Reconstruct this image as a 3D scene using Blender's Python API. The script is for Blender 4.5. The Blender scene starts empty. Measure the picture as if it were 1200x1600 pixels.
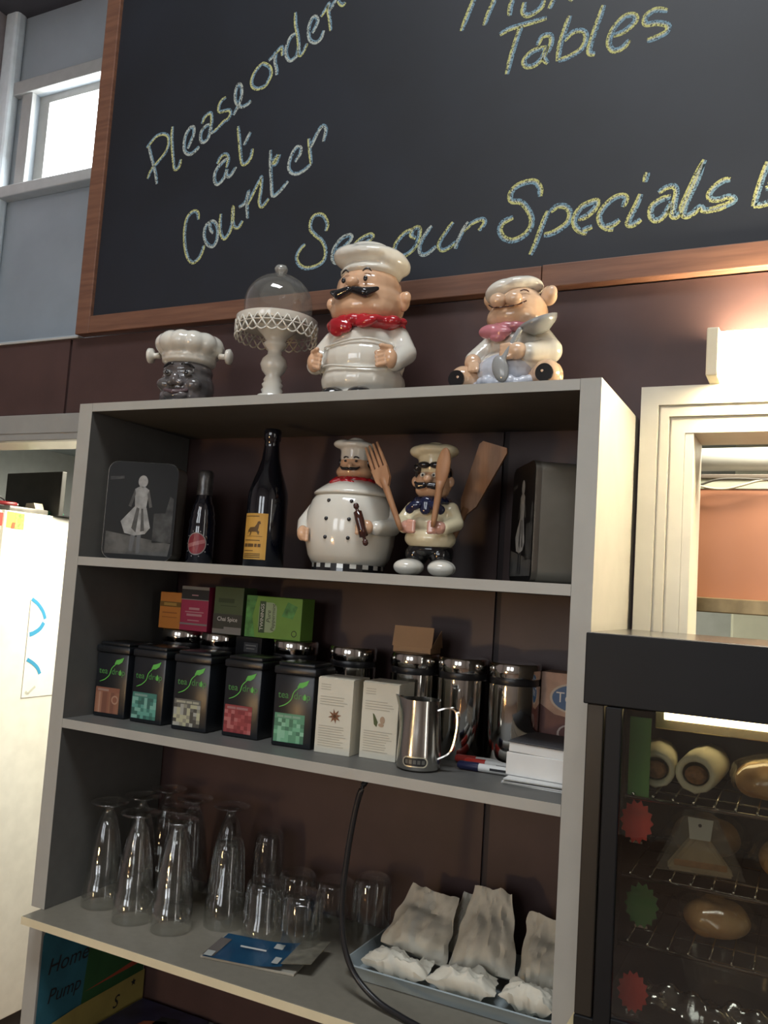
import bpy, bmesh, math, random
from mathutils import Vector, Matrix, Euler, noise

# ------------------------------------------------------------------ camera, world, lights, exposure
S = bpy.context.scene
COL = S.collection
R = math.radians
cam_d = bpy.data.cameras.new('camera'); cam = bpy.data.objects.new('camera', cam_d); COL.objects.link(cam)
cam_d.sensor_fit = 'HORIZONTAL'; cam_d.sensor_width = 36.0; cam_d.lens = 36.0 * 1344.6 / 1200.0
cam_d.clip_start = 0.02
_r = Vector((0.89451503, 0.44229707, 0.064932)); _u = Vector((-0.01894536, -0.10761164, 0.99401248)); _f = Vector((-0.44663625, 0.89038926, 0.08788075))
cam.matrix_world = Matrix(((_r.x, _u.x, -_f.x, 1.27119), (_r.y, _u.y, -_f.y, -1.19823), (_r.z, _u.z, -_f.z, 0.06408), (0, 0, 0, 1)))
S.camera = cam
S.view_settings.view_transform = 'Standard'; S.view_settings.look = 'None'
S.view_settings.gamma = 1.0; S.view_settings.use_curve_mapping = False
S.view_settings.exposure = 0.0
W = bpy.data.worlds.new('world'); S.world = W; W.use_nodes = True
W.node_tree.nodes['Background'].inputs[0].default_value = (0.75, 0.85, 1.0, 1)
W.node_tree.nodes['Background'].inputs[1].default_value = 0.6

def area(name, loc, target, sx, sy, power, color):
    l = bpy.data.lights.new(name, 'AREA'); l.shape = 'RECTANGLE'; l.size = sx; l.size_y = sy
    l.energy = power; l.color = color
    o = bpy.data.objects.new(name, l); COL.objects.link(o); o.location = loc
    o.rotation_euler = (Vector(target) - Vector(loc)).to_track_quat('-Z', 'Y').to_euler()
    return o
# daylight through the two cafe windows behind the camera and through the high window
area('window_daylight', (-0.35, -4.84, 0.75), (-0.35, 0, 0.45), 0.95, 1.5, 19, (0.90, 0.95, 1.0))
area('window_daylight', (1.15, -4.84, 0.75), (1.15, 0, 0.45), 0.95, 1.5, 19, (0.90, 0.95, 1.0))
area('high_window_daylight', (-2.1, 1.93, 2.39), (-2.1, 0, 1.6), 0.85, 0.42, 36, (0.86, 0.93, 1.0))
# roof light in the cafe ceiling
area('side_window_daylight', (3.93, -2.1, 0.1), (0, -0.6, 0.0), 0.13, 1.7, 4.5, (1.0, 0.93, 0.76))
area('roof_light', (1.0, -1.7, 3.235), (1.0, -1.7, 0), 1.6, 0.8, 88, (0.93, 0.97, 1.0))
# kitchen ceiling lights (fixtures are built below)
area('kitchen_light', (-0.35, 1.05, 0.555), (-0.35, 1.05, -1), 1.1, 0.22, 42, (1.0, 0.93, 0.74))
area('kitchen_light', (1.55, 0.47, 0.555), (1.55, 0.50, -1), 1.0, 0.10, 11, (1.0, 0.93, 0.76))
LAMP_EMIT = 100.0        # wall lamp over the hatch
ADDED_LAMP_EMIT = 100.0  # unseen warm lamp added behind the viewer as low fill

# ------------------------------------------------------------------ materials
MATS = {}
def mat(name, col, rough=0.5, metal=0.0, noise=0.0, nscale=20.0, bump=0.0, bscale=60.0, coat=0.0, spec=0.5, emit=None, estr=0.0, stretch=None, col2=None, sss=0.0):
    if name in MATS: return MATS[name]
    m = bpy.data.materials.new(name); m.use_nodes = True
    nt = m.node_tree; n = nt.nodes; b = n['Principled BSDF']
    b.inputs['Roughness'].default_value = rough; b.inputs['Metallic'].default_value = metal
    b.inputs['Specular IOR Level'].default_value = spec
    if coat: b.inputs['Coat Weight'].default_value = coat; b.inputs['Coat Roughness'].default_value = 0.06
    tc = n.new('ShaderNodeTexCoord'); mp = n.new('ShaderNodeMapping'); nt.links.new(tc.outputs['Object'], mp.inputs[0])
    if stretch: mp.inputs['Scale'].default_value = stretch
    tx = n.new('ShaderNodeTexNoise'); tx.inputs['Scale'].default_value = nscale; tx.inputs['Detail'].default_value = 5
    nt.links.new(mp.outputs[0], tx.inputs['Vector'])
    rp = n.new('ShaderNodeValToRGB'); nt.links.new(tx.outputs['Fac'], rp.inputs[0])
    a = noise if noise else 0.04
    c2 = col2 if col2 else tuple(min(1, c * (1 + a)) for c in col)
    c1 = col if col2 else tuple(c * (1 - a) for c in col)
    rp.color_ramp.elements[0].position = 0.35; rp.color_ramp.elements[1].position = 0.65
    rp.color_ramp.elements[0].color = (*c1, 1); rp.color_ramp.elements[1].color = (*c2, 1)
    nt.links.new(rp.outputs[0], b.inputs['Base Color'])
    if bump:
        t2 = n.new('ShaderNodeTexNoise'); t2.inputs['Scale'].default_value = bscale; t2.inputs['Detail'].default_value = 3
        nt.links.new(mp.outputs[0], t2.inputs['Vector'])
        bp = n.new('ShaderNodeBump'); bp.inputs['Strength'].default_value = bump; bp.inputs['Distance'].default_value = 0.002
        nt.links.new(t2.outputs['Fac'], bp.inputs['Height']); nt.links.new(bp.outputs[0], b.inputs['Normal'])
    if emit:
        b.inputs['Emission Color'].default_value = (*emit, 1); b.inputs['Emission Strength'].default_value = estr
    if sss: b.inputs['Subsurface Weight'].default_value = sss; b.inputs['Subsurface Radius'].default_value = (.01, .006, .004)
    MATS[name] = m; return m

def glass(name, tint=(1, 1, 1), edge=0.35, base=0.03, rough=0.02, body=None, body_fac=0.0):
    """thin clear sheet: see-through, with a reflection that grows towards the rim"""
    if name in MATS: return MATS[name]
    m = bpy.data.materials.new(name); m.use_nodes = True; nt = m.node_tree; n = nt.nodes
    n.remove(n['Principled BSDF']); out = n['Material Output']
    tr = n.new('ShaderNodeBsdfTransparent'); tr.inputs[0].default_value = (*tint, 1)
    gl = n.new('ShaderNodeBsdfGlossy'); gl.inputs['Roughness'].default_value = rough; gl.inputs[0].default_value = (1, 1, 1, 1)
    lw = n.new('ShaderNodeLayerWeight'); lw.inputs[0].default_value = 0.25
    mr = n.new('ShaderNodeMapRange'); mr.inputs['To Min'].default_value = base; mr.inputs['To Max'].default_value = edge
    tx = n.new('ShaderNodeTexNoise'); tx.inputs['Scale'].default_value = 30
    bp = n.new('ShaderNodeBump'); bp.inputs['Strength'].default_value = 0.03
    nt.links.new(tx.outputs['Fac'], bp.inputs['Height']); nt.links.new(bp.outputs[0], gl.inputs['Normal'])
    nt.links.new(lw.outputs['Facing'], mr.inputs['Value'])
    mx = n.new('ShaderNodeMixShader'); nt.links.new(mr.outputs[0], mx.inputs[0])
    src = tr.outputs[0]
    if body:
        df = n.new('ShaderNodeBsdfDiffuse'); df.inputs[0].default_value = (*body, 1)
        m2 = n.new('ShaderNodeMixShader'); m2.inputs[0].default_value = body_fac
        nt.links.new(tr.outputs[0], m2.inputs[1]); nt.links.new(df.outputs[0], m2.inputs[2]); src = m2.outputs[0]
    nt.links.new(src, mx.inputs[1]); nt.links.new(gl.outputs[0], mx.inputs[2]); nt.links.new(mx.outputs[0], out.inputs[0])
    MATS[name] = m; return m

def chalk(name, col):
    if name in MATS: return MATS[name]
    m = bpy.data.materials.new(name); m.use_nodes = True; nt = m.node_tree; n = nt.nodes
    b = n['Principled BSDF']; b.inputs['Base Color'].default_value = (*col, 1); b.inputs['Roughness'].default_value = 1; b.inputs['Specular IOR Level'].default_value = 0
    tx = n.new('ShaderNodeTexNoise'); tx.inputs['Scale'].default_value = 420; tx.inputs['Detail'].default_value = 3
    tc = n.new('ShaderNodeTexCoord'); nt.links.new(tc.outputs['Object'], tx.inputs['Vector'])
    mr = n.new('ShaderNodeMapRange'); mr.inputs['From Min'].default_value = 0.34; mr.inputs['From Max'].default_value = 0.52
    nt.links.new(tx.outputs['Fac'], mr.inputs['Value']); nt.links.new(mr.outputs[0], b.inputs['Alpha'])
    MATS[name] = m; return m

white = mat('white_laminate', (0.37, 0.365, 0.333), 0.45, noise=0.03)
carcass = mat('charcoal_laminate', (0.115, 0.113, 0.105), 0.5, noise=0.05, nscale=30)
dark_wall = mat('maroon_panel', (0.066, 0.036, 0.033), 0.45, spec=0.4, noise=0.12, nscale=9, bump=0.05, bscale=120)
groove = mat('groove', (0.03, 0.018, 0.018), 0.6)
blue_wall = mat('blue_grey_plaster', (0.36, 0.40, 0.43), 0.8, noise=0.05, nscale=4, bump=0.08)
cream_trim = mat('cream_gloss_paint', (0.64, 0.60, 0.49), 0.35, noise=0.03)
trim_white = mat('white_trim_paint', (0.42, 0.42, 0.40), 0.4, noise=0.04)
door_paint = mat('door_casing_paint', (0.29, 0.29, 0.272), 0.45, noise=0.04)
frame_wood = mat('chalkboard_frame_wood', (0.13, 0.058, 0.036), 0.5, col2=(0.19, 0.09, 0.054), nscale=7, stretch=(1, 6, 14), bump=0.06)
slate = mat('chalkboard_black', (0.0070, 0.0095, 0.0160), 0.55, noise=0.2, nscale=6, spec=0.5)
ceramic = mat('white_glaze', (0.70, 0.675, 0.60), 0.12, noise=0.03, coat=0.5)
cream_glaze = mat('cream_glaze', (0.74, 0.66, 0.45), 0.15, noise=0.05, coat=0.5)
skin = mat('flesh_glaze', (0.68, 0.42, 0.26), 0.15, noise=0.06, coat=0.5)
skin_pale = mat('pale_pink_glaze', (0.74, 0.52, 0.36), 0.15, col2=(0.62, 0.40, 0.25), nscale=25, coat=0.5)
black_glaze = mat('black_glaze', (0.012, 0.012, 0.014), 0.12, coat=0.6)
red_glaze = mat('red_glaze', (0.42, 0.016, 0.025), 0.15, noise=0.15, coat=0.5)
pink_glaze = mat('pink_glaze', (0.46, 0.17, 0.20), 0.2, noise=0.15, coat=0.4)
navy_glaze = mat('navy_glaze', (0.012, 0.016, 0.05), 0.15, coat=0.5)
brown_glaze = mat('brown_glaze', (0.06, 0.018, 0.012), 0.15, noise=0.2, coat=0.5)
grey_glaze = mat('silver_grey_glaze', (0.30, 0.31, 0.31), 0.2, noise=0.1, coat=0.4)
steel = mat('brushed_steel', (0.62, 0.60, 0.56), 0.16, 1.0, noise=0.05, nscale=60, stretch=(1, 1, 0.02))
polished = mat('polished_steel', (0.66, 0.65, 0.62), 0.09, 1.0)
black_plastic = mat('black_plastic', (0.014, 0.014, 0.016), 0.35)
black_tin = mat('black_tin', (0.010, 0.012, 0.015), 0.32, noise=0.1)
black_satin = mat('black_satin_metal', (0.006, 0.0065, 0.008), 0.5, noise=0.08, spec=0.25)
paper_white = mat('white_paper', (0.68, 0.68, 0.66), 0.8, noise=0.03)
ink = mat('dark_ink', (0.02, 0.02, 0.022), 0.7)
grey_ink = mat('grey_ink', (0.32, 0.31, 0.28), 0.8)
clear_glass = glass('clear_glass', tint=(0.94, 0.95, 0.94), edge=0.8, base=0.055)
wood_spoon = mat('wooden_utensil', (0.33, 0.16, 0.075), 0.5, col2=(0.42, 0.22, 0.11), nscale=30, stretch=(4, 4, 0.6))

# ------------------------------------------------------------------ mesh helpers
def BM(): return bmesh.new()
def mk(name, bm, m, parent=None, loc=None, rot=None, smooth=False, auto=None):
    me = bpy.data.meshes.new(name)
    bmesh.ops.recalc_face_normals(bm, faces=bm.faces)
    bm.to_mesh(me); bm.free()
    for x in (m if isinstance(m, (list, tuple)) else [m]): me.materials.append(x)
    if smooth or auto: me.polygons.foreach_set('use_smooth', [True] * len(me.polygons))
    o = bpy.data.objects.new(name, me); COL.objects.link(o)
    if auto:
        me.set_sharp_from_angle(angle=R(auto))
    if parent: o.parent = parent
    if loc is not None: o.location = loc
    if rot is not None: o.rotation_euler = rot
    return o
def tag(o, label, cat, group=None):
    o['label'] = label; o['category'] = cat
    if group: o['group'] = group
    return o
def thing(name, label, cat, loc=(0, 0, 0), rotz=0.0, group=None):
    o = bpy.data.objects.new(name, None); COL.objects.link(o); o.empty_display_size = 0.02
    o.location = loc; o.rotation_euler = (0, 0, rotz)
    return tag(o, label, cat, group)
def struct(o):
    o['kind'] = 'structure'; return o
def dup(root, loc=None, rotz=None, label=None):
    r = root.copy(); COL.objects.link(r)
    if loc is not None: r.location = loc
    if rotz is not None: r.rotation_euler = (0, 0, rotz)
    if label: r['label'] = label
    for ch in list(root.children):
        c = ch.copy(); COL.objects.link(c); c.parent = r
        for g in list(ch.children):
            d = g.copy(); COL.objects.link(d); d.parent = c
    return r
def box(bm, x0, x1, y0, y1, z0, z1, bev=0.0, mi=0, seg=2):
    vs = [bm.verts.new(p) for p in ((x0, y0, z0), (x1, y0, z0), (x1, y1, z0), (x0, y1, z0), (x0, y0, z1), (x1, y0, z1), (x1, y1, z1), (x0, y1, z1))]
    fs = [bm.faces.new([vs[i] for i in q]) for q in ((0, 3, 2, 1), (4, 5, 6, 7), (0, 1, 5, 4), (1, 2, 6, 5), (2, 3, 7, 6), (3, 0, 4, 7))]
    for f in fs: f.material_index = mi
    if bev:
        es = set(e for f in fs for e in f.edges)
        g = bmesh.ops.bevel(bm, geom=list(es), offset=bev, segments=seg, affect='EDGES', profile=0.5)
        for f in g['faces']: f.material_index = mi
    return vs
def lathe(bm, prof, n=32, c=(0, 0, 0), mi=0, sx=1.0, sy=1.0):
    rings = []
    for (r, z) in prof:
        if r <= 1e-6: rings.append([bm.verts.new((c[0], c[1], c[2] + z))])
        else: rings.append([bm.verts.new((c[0] + sx * r * math.cos(2 * math.pi * k / n), c[1] + sy * r * math.sin(2 * math.pi * k / n), c[2] + z)) for k in range(n)])
    for a, b in zip(rings, rings[1:]):
        for k in range(n):
            k2 = (k + 1) % n
            if len(a) == 1 and len(b) == 1: continue
            if len(a) == 1: f = bm.faces.new((a[0], b[k2], b[k]))
            elif len(b) == 1: f = bm.faces.new((a[k], a[k2], b[0]))
            else: f = bm.faces.new((a[k], a[k2], b[k2], b[k]))
            f.material_index = mi
    return rings
def ell(bm, c, r, rot=None, u=20, v=12, mi=0):
    if not isinstance(r, (tuple, list)): r = (r, r, r)
    Mx = Matrix.Translation(c) @ (Euler(rot).to_matrix().to_4x4() if rot else Matrix()) @ Matrix.Diagonal((*r, 1))
    g = bmesh.ops.create_uvsphere(bm, u_segments=u, v_segments=v, radius=1.0, matrix=Mx)
    for vv in g['verts']:
        for f in vv.link_faces: f.material_index = mi
def catmull(P, k=4):
    P = [Vector(p) for p in P]; out = []
    for i in range(len(P) - 1):
        p0 = P[max(i - 1, 0)]; p1 = P[i]; p2 = P[i + 1]; p3 = P[min(i + 2, len(P) - 1)]
        for j in range(k):
            t = j / k
            out.append(0.5 * ((2 * p1) + (p2 - p0) * t + (2 * p0 - 5 * p1 + 4 * p2 - p3) * t * t + (3 * p1 - p0 - 3 * p2 + p3) * t ** 3))
    out.append(P[-1]); return out
def tube(bm, P, r, n=8, caps=True, mi=0, closed=False):
    P = [Vector(p) for p in P]; m = len(P)
    rad = r if isinstance(r, (list, tuple)) else [r] * m
    rings = []; up = Vector((0.13, 0.27, 0.95)).normalized()
    for i, p in enumerate(P):
        if closed: t = (P[(i + 1) % m] - P[i - 1]).normalized()
        else: t = (P[min(i + 1, m - 1)] - P[max(i - 1, 0)]).normalized()
        a = t.cross(up)
        if a.length < 0.15: a = t.cross(Vector((1, 0, 0)))
        a.normalize(); b = t.cross(a)
        rings.append([bm.verts.new(p + rad[i] * (a * math.cos(2 * math.pi * k / n) + b * math.sin(2 * math.pi * k / n))) for k in range(n)])
    pairs = list(zip(rings, rings[1:])) + ([(rings[-1], rings[0])] if closed else [])
    for A, B in pairs:
        for k in range(n): bm.faces.new((A[k], A[(k + 1) % n], B[(k + 1) % n], B[k])).material_index = mi
    if caps and not closed:
        bm.faces.new(rings[0]).material_index = mi; bm.faces.new(rings[-1]).material_index = mi
def prism(bm, poly, y0, y1, mi=0):
    """polygon of (x, z) points pushed from y0 to y1"""
    a = [bm.verts.new((p[0], y0, p[1])) for p in poly]; b = [bm.verts.new((p[0], y1, p[1])) for p in poly]
    bm.faces.new(a).material_index = mi; bm.faces.new(b[::-1]).material_index = mi
    for i in range(len(poly)):
        j = (i + 1) % len(poly); bm.faces.new((a[i], b[i], b[j], a[j])).material_index = mi
def split(o):
    """each loose piece of a print becomes a part of its own"""
    b = bmesh.new(); b.from_mesh(o.data); b.faces.ensure_lookup_table(); seen = set(); out = []
    for f in b.faces:
        if f.index in seen: continue
        st = [f]; isl = []; seen.add(f.index)
        while st:
            g = st.pop(); isl.append(g)
            for e in g.edges:
                for h in e.link_faces:
                    if h.index not in seen: seen.add(h.index); st.append(h)
        out.append([([tuple(v.co) for v in g.verts], g.material_index) for g in isl])
    mats = list(o.data.materials); par, nm = o.parent, o.name.split('.')[0]; rot, loc = o.rotation_euler.copy(), o.location.copy()
    b.free(); bpy.data.objects.remove(o)
    for isl in out:
        n = bmesh.new()
        for vs, mi in isl: n.faces.new([n.verts.new(c) for c in vs])
        bmesh.ops.remove_doubles(n, verts=n.verts[:], dist=1e-6)
        mk(nm, n, mats[isl[0][1]], par, loc=loc, rot=rot)
def rrect(x0, x1, z0, z1, r, k=5):
    P = []
    for cx, cz, a0 in ((x1 - r, z0 + r, -90), (x1 - r, z1 - r, 0), (x0 + r, z1 - r, 90), (x0 + r, z0 + r, 180)):
        for i in range(k + 1):
            a = R(a0 + 90 * i / k); P.append((cx + r * math.cos(a), cz + r * math.sin(a)))
    return P
def flat(bm, poly, y, mi=0):
    f = bm.faces.new([bm.verts.new((p[0], y, p[1])) for p in poly]); f.material_index = mi; return f
def rect(x0, x1, z0, z1): return [(x0, z0), (x1, z0), (x1, z1), (x0, z1)]
def disc(cx, cz, rx, rz=None, n=24):
    rz = rz or rx
    return [(cx + rx * math.cos(2 * math.pi * i / n), cz + rz * math.sin(2 * math.pi * i / n)) for i in range(n)]
def star(cx, cz, r0, r1, n, ph=0.0):
    return [(cx + (r0 if i % 2 else r1) * math.cos(math.pi * i / n + ph), cz + (r0 if i % 2 else r1) * math.sin(math.pi * i / n + ph)) for i in range(2 * n)]
def ribbon(bm, P, w, y, off=0.0, mi=0, taper=True):
    """flat stroke in the xz plane"""
    P = [Vector((p[0], p[1])) for p in P]; m = len(P); L = []; Rr = []
    for i, p in enumerate(P):
        t = (P[min(i + 1, m - 1)] - P[max(i - 1, 0)])
        t = t.normalized() if t.length > 1e-9 else Vector((1, 0))
        nrm = Vector((-t.y, t.x)); ww = w * (0.55 + 0.45 * min(1, min(i, m - 1 - i) / 3)) if taper else w
        a = p + nrm * (off + ww / 2); b = p + nrm * (off - ww / 2)
        L.append(bm.verts.new((a.x, y, a.y))); Rr.append(bm.verts.new((b.x, y, b.y)))
    for i in range(m - 1): bm.faces.new((L[i], Rr[i], Rr[i + 1], L[i + 1])).material_index = mi
def blob(name, shapes, m, parent=None, voxel=0.003, it=6):
    """several rounded masses melted into one continuous surface"""
    bm = BM()
    for s in shapes:
        if s[0] == 'e': ell(bm, s[1], s[2], s[3] if len(s) > 3 else None)
        else:
            a, b, r0, r1 = Vector(s[1]), Vector(s[2]), s[3], s[4]
            k = max(3, int((b - a).length / (0.4 * min(r0, r1))) + 1)
            for i in range(k):
                t = i / (k - 1); ell(bm, a.lerp(b, t), r0 + (r1 - r0) * t, u=14, v=8)
    o = mk(name, bm, m, parent)
    md = o.modifiers.new('melt', 'REMESH'); md.mode = 'VOXEL'; md.voxel_size = voxel
    ms = o.modifiers.new('soft', 'SMOOTH'); ms.factor = 0.5; ms.iterations = it
    bpy.context.view_layer.update()
    me = bpy.data.meshes.new_from_object(o.evaluated_get(bpy.context.evaluated_depsgraph_get()))
    o.modifiers.clear(); old = o.data; o.data = me; me.name = name; bpy.data.meshes.remove(old)
    me.polygons.foreach_set('use_smooth', [True] * len(me.polygons))
    return o
def text(name, body, size, m, parent, loc, rot=(math.pi / 2, 0, 0), align='CENTER', shear=0.0, sx=1.0, off=0.0):
    cu = bpy.data.curves.new(name, 'FONT'); cu.body = body; cu.size = size; cu.align_x = align; cu.align_y = 'CENTER'; cu.shear = shear; cu.offset = off
    cu.resolution_u = 3
    o = bpy.data.objects.new(name, cu); COL.objects.link(o); bpy.context.view_layer.update()
    me = bpy.data.meshes.new_from_object(o.evaluated_get(bpy.context.evaluated_depsgraph_get()))
    bpy.data.objects.remove(o); bpy.data.curves.remove(cu)
    me.materials.clear(); me.materials.append(m)
    t = bpy.data.objects.new(name, me); COL.objects.link(t); t.parent = parent; t.location = loc; t.rotation_euler = rot; t.scale = (sx, 1, 1)
    return t
def bend(o, r, turn=0.0, lift=0.0):
    """cut a flat print drawn in (x, z) finely and wrap it round a vertical cylinder, facing -y"""
    b = bmesh.new(); b.from_mesh(o.data); bmesh.ops.triangulate(b, faces=b.faces[:]); bmesh.ops.subdivide_edges(b, edges=b.edges[:], cuts=5, use_grid_fill=True)
    top = {}
    for f in b.faces:
        for v in f.verts: top[v] = f.material_index
    for v in b.verts:
        rr = r + lift * top.get(v, 0); a = v.co.x / r + turn; v.co = Vector((rr * math.sin(a), -rr * math.cos(a), v.co.z))
    b.to_mesh(o.data); b.free()
def on_cyl(o, r, cz=0.0):
    """wrap a flat mesh drawn in (x, z) around a vertical cylinder of radius r, facing -y"""
    for v in o.data.vertices:
        a = v.co.x / r; v.co = Vector((r * math.sin(a), -r * math.cos(a), v.co.z))

# ------------------------------------------------------------------ the setting
FZ, CZ = -1.46, 3.25
bm = BM(); box(bm, -2.98, 4.1, -5.05, 2.1, FZ - 0.06, FZ)
struct(mk('floor', bm, mat('brown_floor', (0.16, 0.10, 0.07), 0.5, noise=0.2, nscale=6)))
bm = BM(); box(bm, -2.98, 4.1, -5.05, 2.1, CZ, CZ + 0.06)
struct(mk('ceiling', bm, mat('ceiling_paint', (0.30, 0.31, 0.32), 0.9)))
cafe_wall = mat('cafe_wall_paint', (0.34, 0.30, 0.28), 0.8, noise=0.05)
bm = BM(); box(bm, -2.98, -2.93, -5.0, 2.0, FZ, CZ); struct(mk('wall_left', bm, mat('taupe_wall_paint', (0.28, 0.24, 0.24), 0.8, noise=0.05)))
bm = BM()
for y0, y1, z0, z1 in ((-5.0, -2.35, FZ, CZ), (-1.85, 2.0, FZ, CZ), (-2.35, -1.85, FZ, -0.85), (-2.35, -1.85, 1.05, CZ)): box(bm, 4.0, 4.05, y0, y1, z0, z1)
struct(mk('wall_right', bm, cafe_wall))
bm = BM()   # wall behind the camera with two windows
for x0, x1, z0, z1 in ((-2.93, -0.85, FZ, CZ), (0.15, 0.65, FZ, CZ), (1.65, 4.0, FZ, CZ), (-0.85, 0.15, FZ, -0.02), (0.65, 1.65, FZ, -0.02), (-0.85, 0.15, 1.52, CZ), (0.65, 1.65, 1.52, CZ)):
    box(bm, x0, x1, -5.0, -4.92, z0, z1)
struct(mk('wall_front', bm, cafe_wall))
sky_pane = mat('daylit_pane', (0.8, 0.85, 0.9), 0.3, emit=(0.85, 0.93, 1.0), estr=1.2)
for i, x in enumerate((-0.85, 0.65)):
    w = struct(mk('window_%d' % (i + 2), (lambda b: (box(b, x, x + 1, -4.99, -4.98, -0.02, 1.52), b)[1])(BM()), sky_pane))
    bm = BM()
    for a in (x, x + 0.475, x + 0.95): box(bm, a, a + 0.05, -4.96, -4.9, -0.02, 1.52)
    for a in (-0.02, 0.73, 1.47): box(bm, x, x + 1, -4.955, -4.905, a, a + 0.05)
    mk('window_frame', bm, trim_white, w)

w = struct(mk('window_4', (lambda b: (box(b, 4.03, 4.04, -2.35, -1.85, -0.85, 1.05), b)[1])(BM()), sky_pane))
bm = BM(); box(bm, 3.98, 4.03, -2.35, -2.30, -0.85, 1.05); box(bm, 3.98, 4.03, -1.90, -1.85, -0.85, 1.05); mk('window_frame', bm, trim_white, w)
# far wall with the high window
bm = BM()
for x0, x1, z0, z1 in ((-2.93, -2.69, FZ, CZ), (-1.55, 4.0, FZ, CZ), (-2.69, -1.55, FZ, 2.135), (-2.69, -1.55, 2.70, CZ)):
    box(bm, x0, x1, 2.0, 2.08, z0, z1)
struct(mk('wall_far', bm, blue_wall))
win = struct(mk('window_1', (lambda b: (box(b, -2.69, -1.55, 2.066, 2.072, 2.135, 2.70), b)[1])(BM()),
    mat('bright_sky_pane', (0.9, 0.93, 0.95), 0.2, emit=(0.93, 0.97, 1.0), estr=14.0)))
bm = BM(); box(bm, -2.835, -1.4, 1.955, 2.0, 2.697, 2.775, 0.004); mk('window_head', bm, trim_white, win)
bm = BM(); box(bm, -2.765, -2.685, 1.97, 2.0, 2.15, 2.70, 0.003); mk('window_jamb', bm, trim_white, win)
bm = BM(); box(bm, -1.56, -1.48, 1.97, 2.0, 2.15, 2.70, 0.003); mk('window_jamb', bm, trim_white, win)
bm = BM(); box(bm, -2.87, -1.4, 1.93, 2.0, 2.085, 2.15, 0.006); mk('window_sill', bm, trim_white, win)
bm = BM(); box(bm, -2.69, -2.615, 2.031, 2.06, 2.1655, 2.6545); box(bm, -1.63, -1.55, 2.031, 2.06, 2.1655, 2.6545)
box(bm, -2.69, -1.55, 2.03, 2.06, 2.655, 2.70); box(bm, -2.69, -1.55, 2.03, 2.06, 2.135, 2.165)
mk('sash', bm, trim_white, win)
bm = BM(); tube(bm, [(-2.45, 2.02, 2.17), (-2.40, 2.0, 2.165), (-2.36, 2.0, 2.185)], 0.008, 6); mk('window_latch', bm, trim_white, win)
bm = BM(); box(bm, -2.93, -2.825, 1.93, 2.0, 0.66, CZ, 0.02); struct(mk('trim_3', bm, mat('pale_post_paint', (0.80, 0.86, 0.88), 0.6, noise=0.04)))
bm = BM(); box(bm, -2.93, 4.0, 1.80, 2.0, CZ - 0.06, CZ); struct(mk('trim_4', bm, mat('dark_beam', (0.05, 0.045, 0.05), 0.7)))

# panelled partition: core and its sheets (joints left open between sheets)
bm = BM()
for x0, x1, z0, z1 in ((-2.93, -1.15, FZ, 0.62), (-1.15, -0.2, 0.40, 0.62), (-0.2, 1.09, FZ, 0.62), (1.09, 2.2, 0.365, 0.62), (1.09, 2.2, FZ, -0.47), (2.2, 4.0, FZ, 0.62)):
    box(bm, x0, x1, 0.2995, 0.373, z0, z1)
wb = struct(mk('wall_back', bm, groove))
for poly in ([(-2.93, FZ), (-1.15, FZ), (-1.15, 0.38), (-0.3645, 0.38), (-0.3645, 0.62), (-2.93, 0.62)],
             [(-0.3560, 0.38), (-0.2, 0.38), (-0.2, FZ), (0.7585, FZ), (0.7585, 0.62), (-0.3560, 0.62)],
             [(0.7705, FZ), (1.885, FZ), (1.885, -0.46), (1.09, -0.46), (1.09, 0.36), (1.885, 0.36), (1.885, 0.62), (0.7705, 0.62)],
             [(1.89, FZ), (4.0, FZ), (4.0, 0.62), (1.89, 0.62), (1.89, 0.36), (2.2, 0.36), (2.2, -0.46), (1.89, -0.46)]):
    bm = BM(); prism(bm, poly, 0.2935, 0.2995); mk('panel', bm, dark_wall, wb)
bm = BM(); box(bm, -2.93, -0.335, 0.288, 0.375, 0.6205, 0.6255); struct(mk('trim_5', bm, trim_white))

# doorway on the left: head casing and lining
bm = BM(); box(bm, -1.21, -0.14, 0.272, 0.2935, 0.366, 0.4305, 0.002); t1 = struct(mk('trim_1', bm, door_paint))
bm = BM(); box(bm, -1.21, -0.14, 0.2702, 0.2719, 0.384, 0.392); mk('casing_bead', bm, door_paint, t1)
bm = BM(); box(bm, -1.15, -0.2, 0.2940, 0.395, 0.3665, 0.3995); mk('head_lining', bm, cream_trim, t1)
for x0, x1 in ((-1.21, -1.15), (-0.2, -0.14)):
    bm = BM(); box(bm, x0, x1, 0.272, 0.2935, FZ, 0.366); mk('side_casing', bm, door_paint, t1)

# kitchen serving hatch on the right: stepped architrave
t2 = thing('trim_2', 'x', 'x'); del t2['label']; del t2['category']; struct(t2)
for (a0, a1, yf) in ((0.0, 0.0285, 0.262), (0.0285, 0.0325, 0.270), (0.0325, 0.046, 0.265), (0.046, 0.050, 0.273), (0.050, 0.071, 0.269)):
    o0, o1 = 1.008 + a0, 1.008 + a1; z0, z1 = 0.4285 - a0 * 1.1, 0.4285 - a1 * 1.1
    bm = BM(); prism(bm, [(o0, -0.47), (o1, -0.47), (o1, z1), (o0, z0)], yf, 0.2935); mk('architrave_step', bm, cream_trim, t2)
    bm = BM(); prism(bm, [(o0, z0), (o1, z1), (2.27 - a1, z1), (2.27 - a0, z0)], yf, 0.2935); mk('architrave_step', bm, cream_trim, t2)
bm = BM(); box(bm, 1.0795, 1.0930, 0.2705, 0.385, -0.47, 0.3500); mk('reveal', bm, cream_trim, t2)
bm = BM(); box(bm, 1.0795, 2.2, 0.2705, 0.385, 0.3503, 0.3645); mk('reveal', bm, cream_trim, t2)

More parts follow.
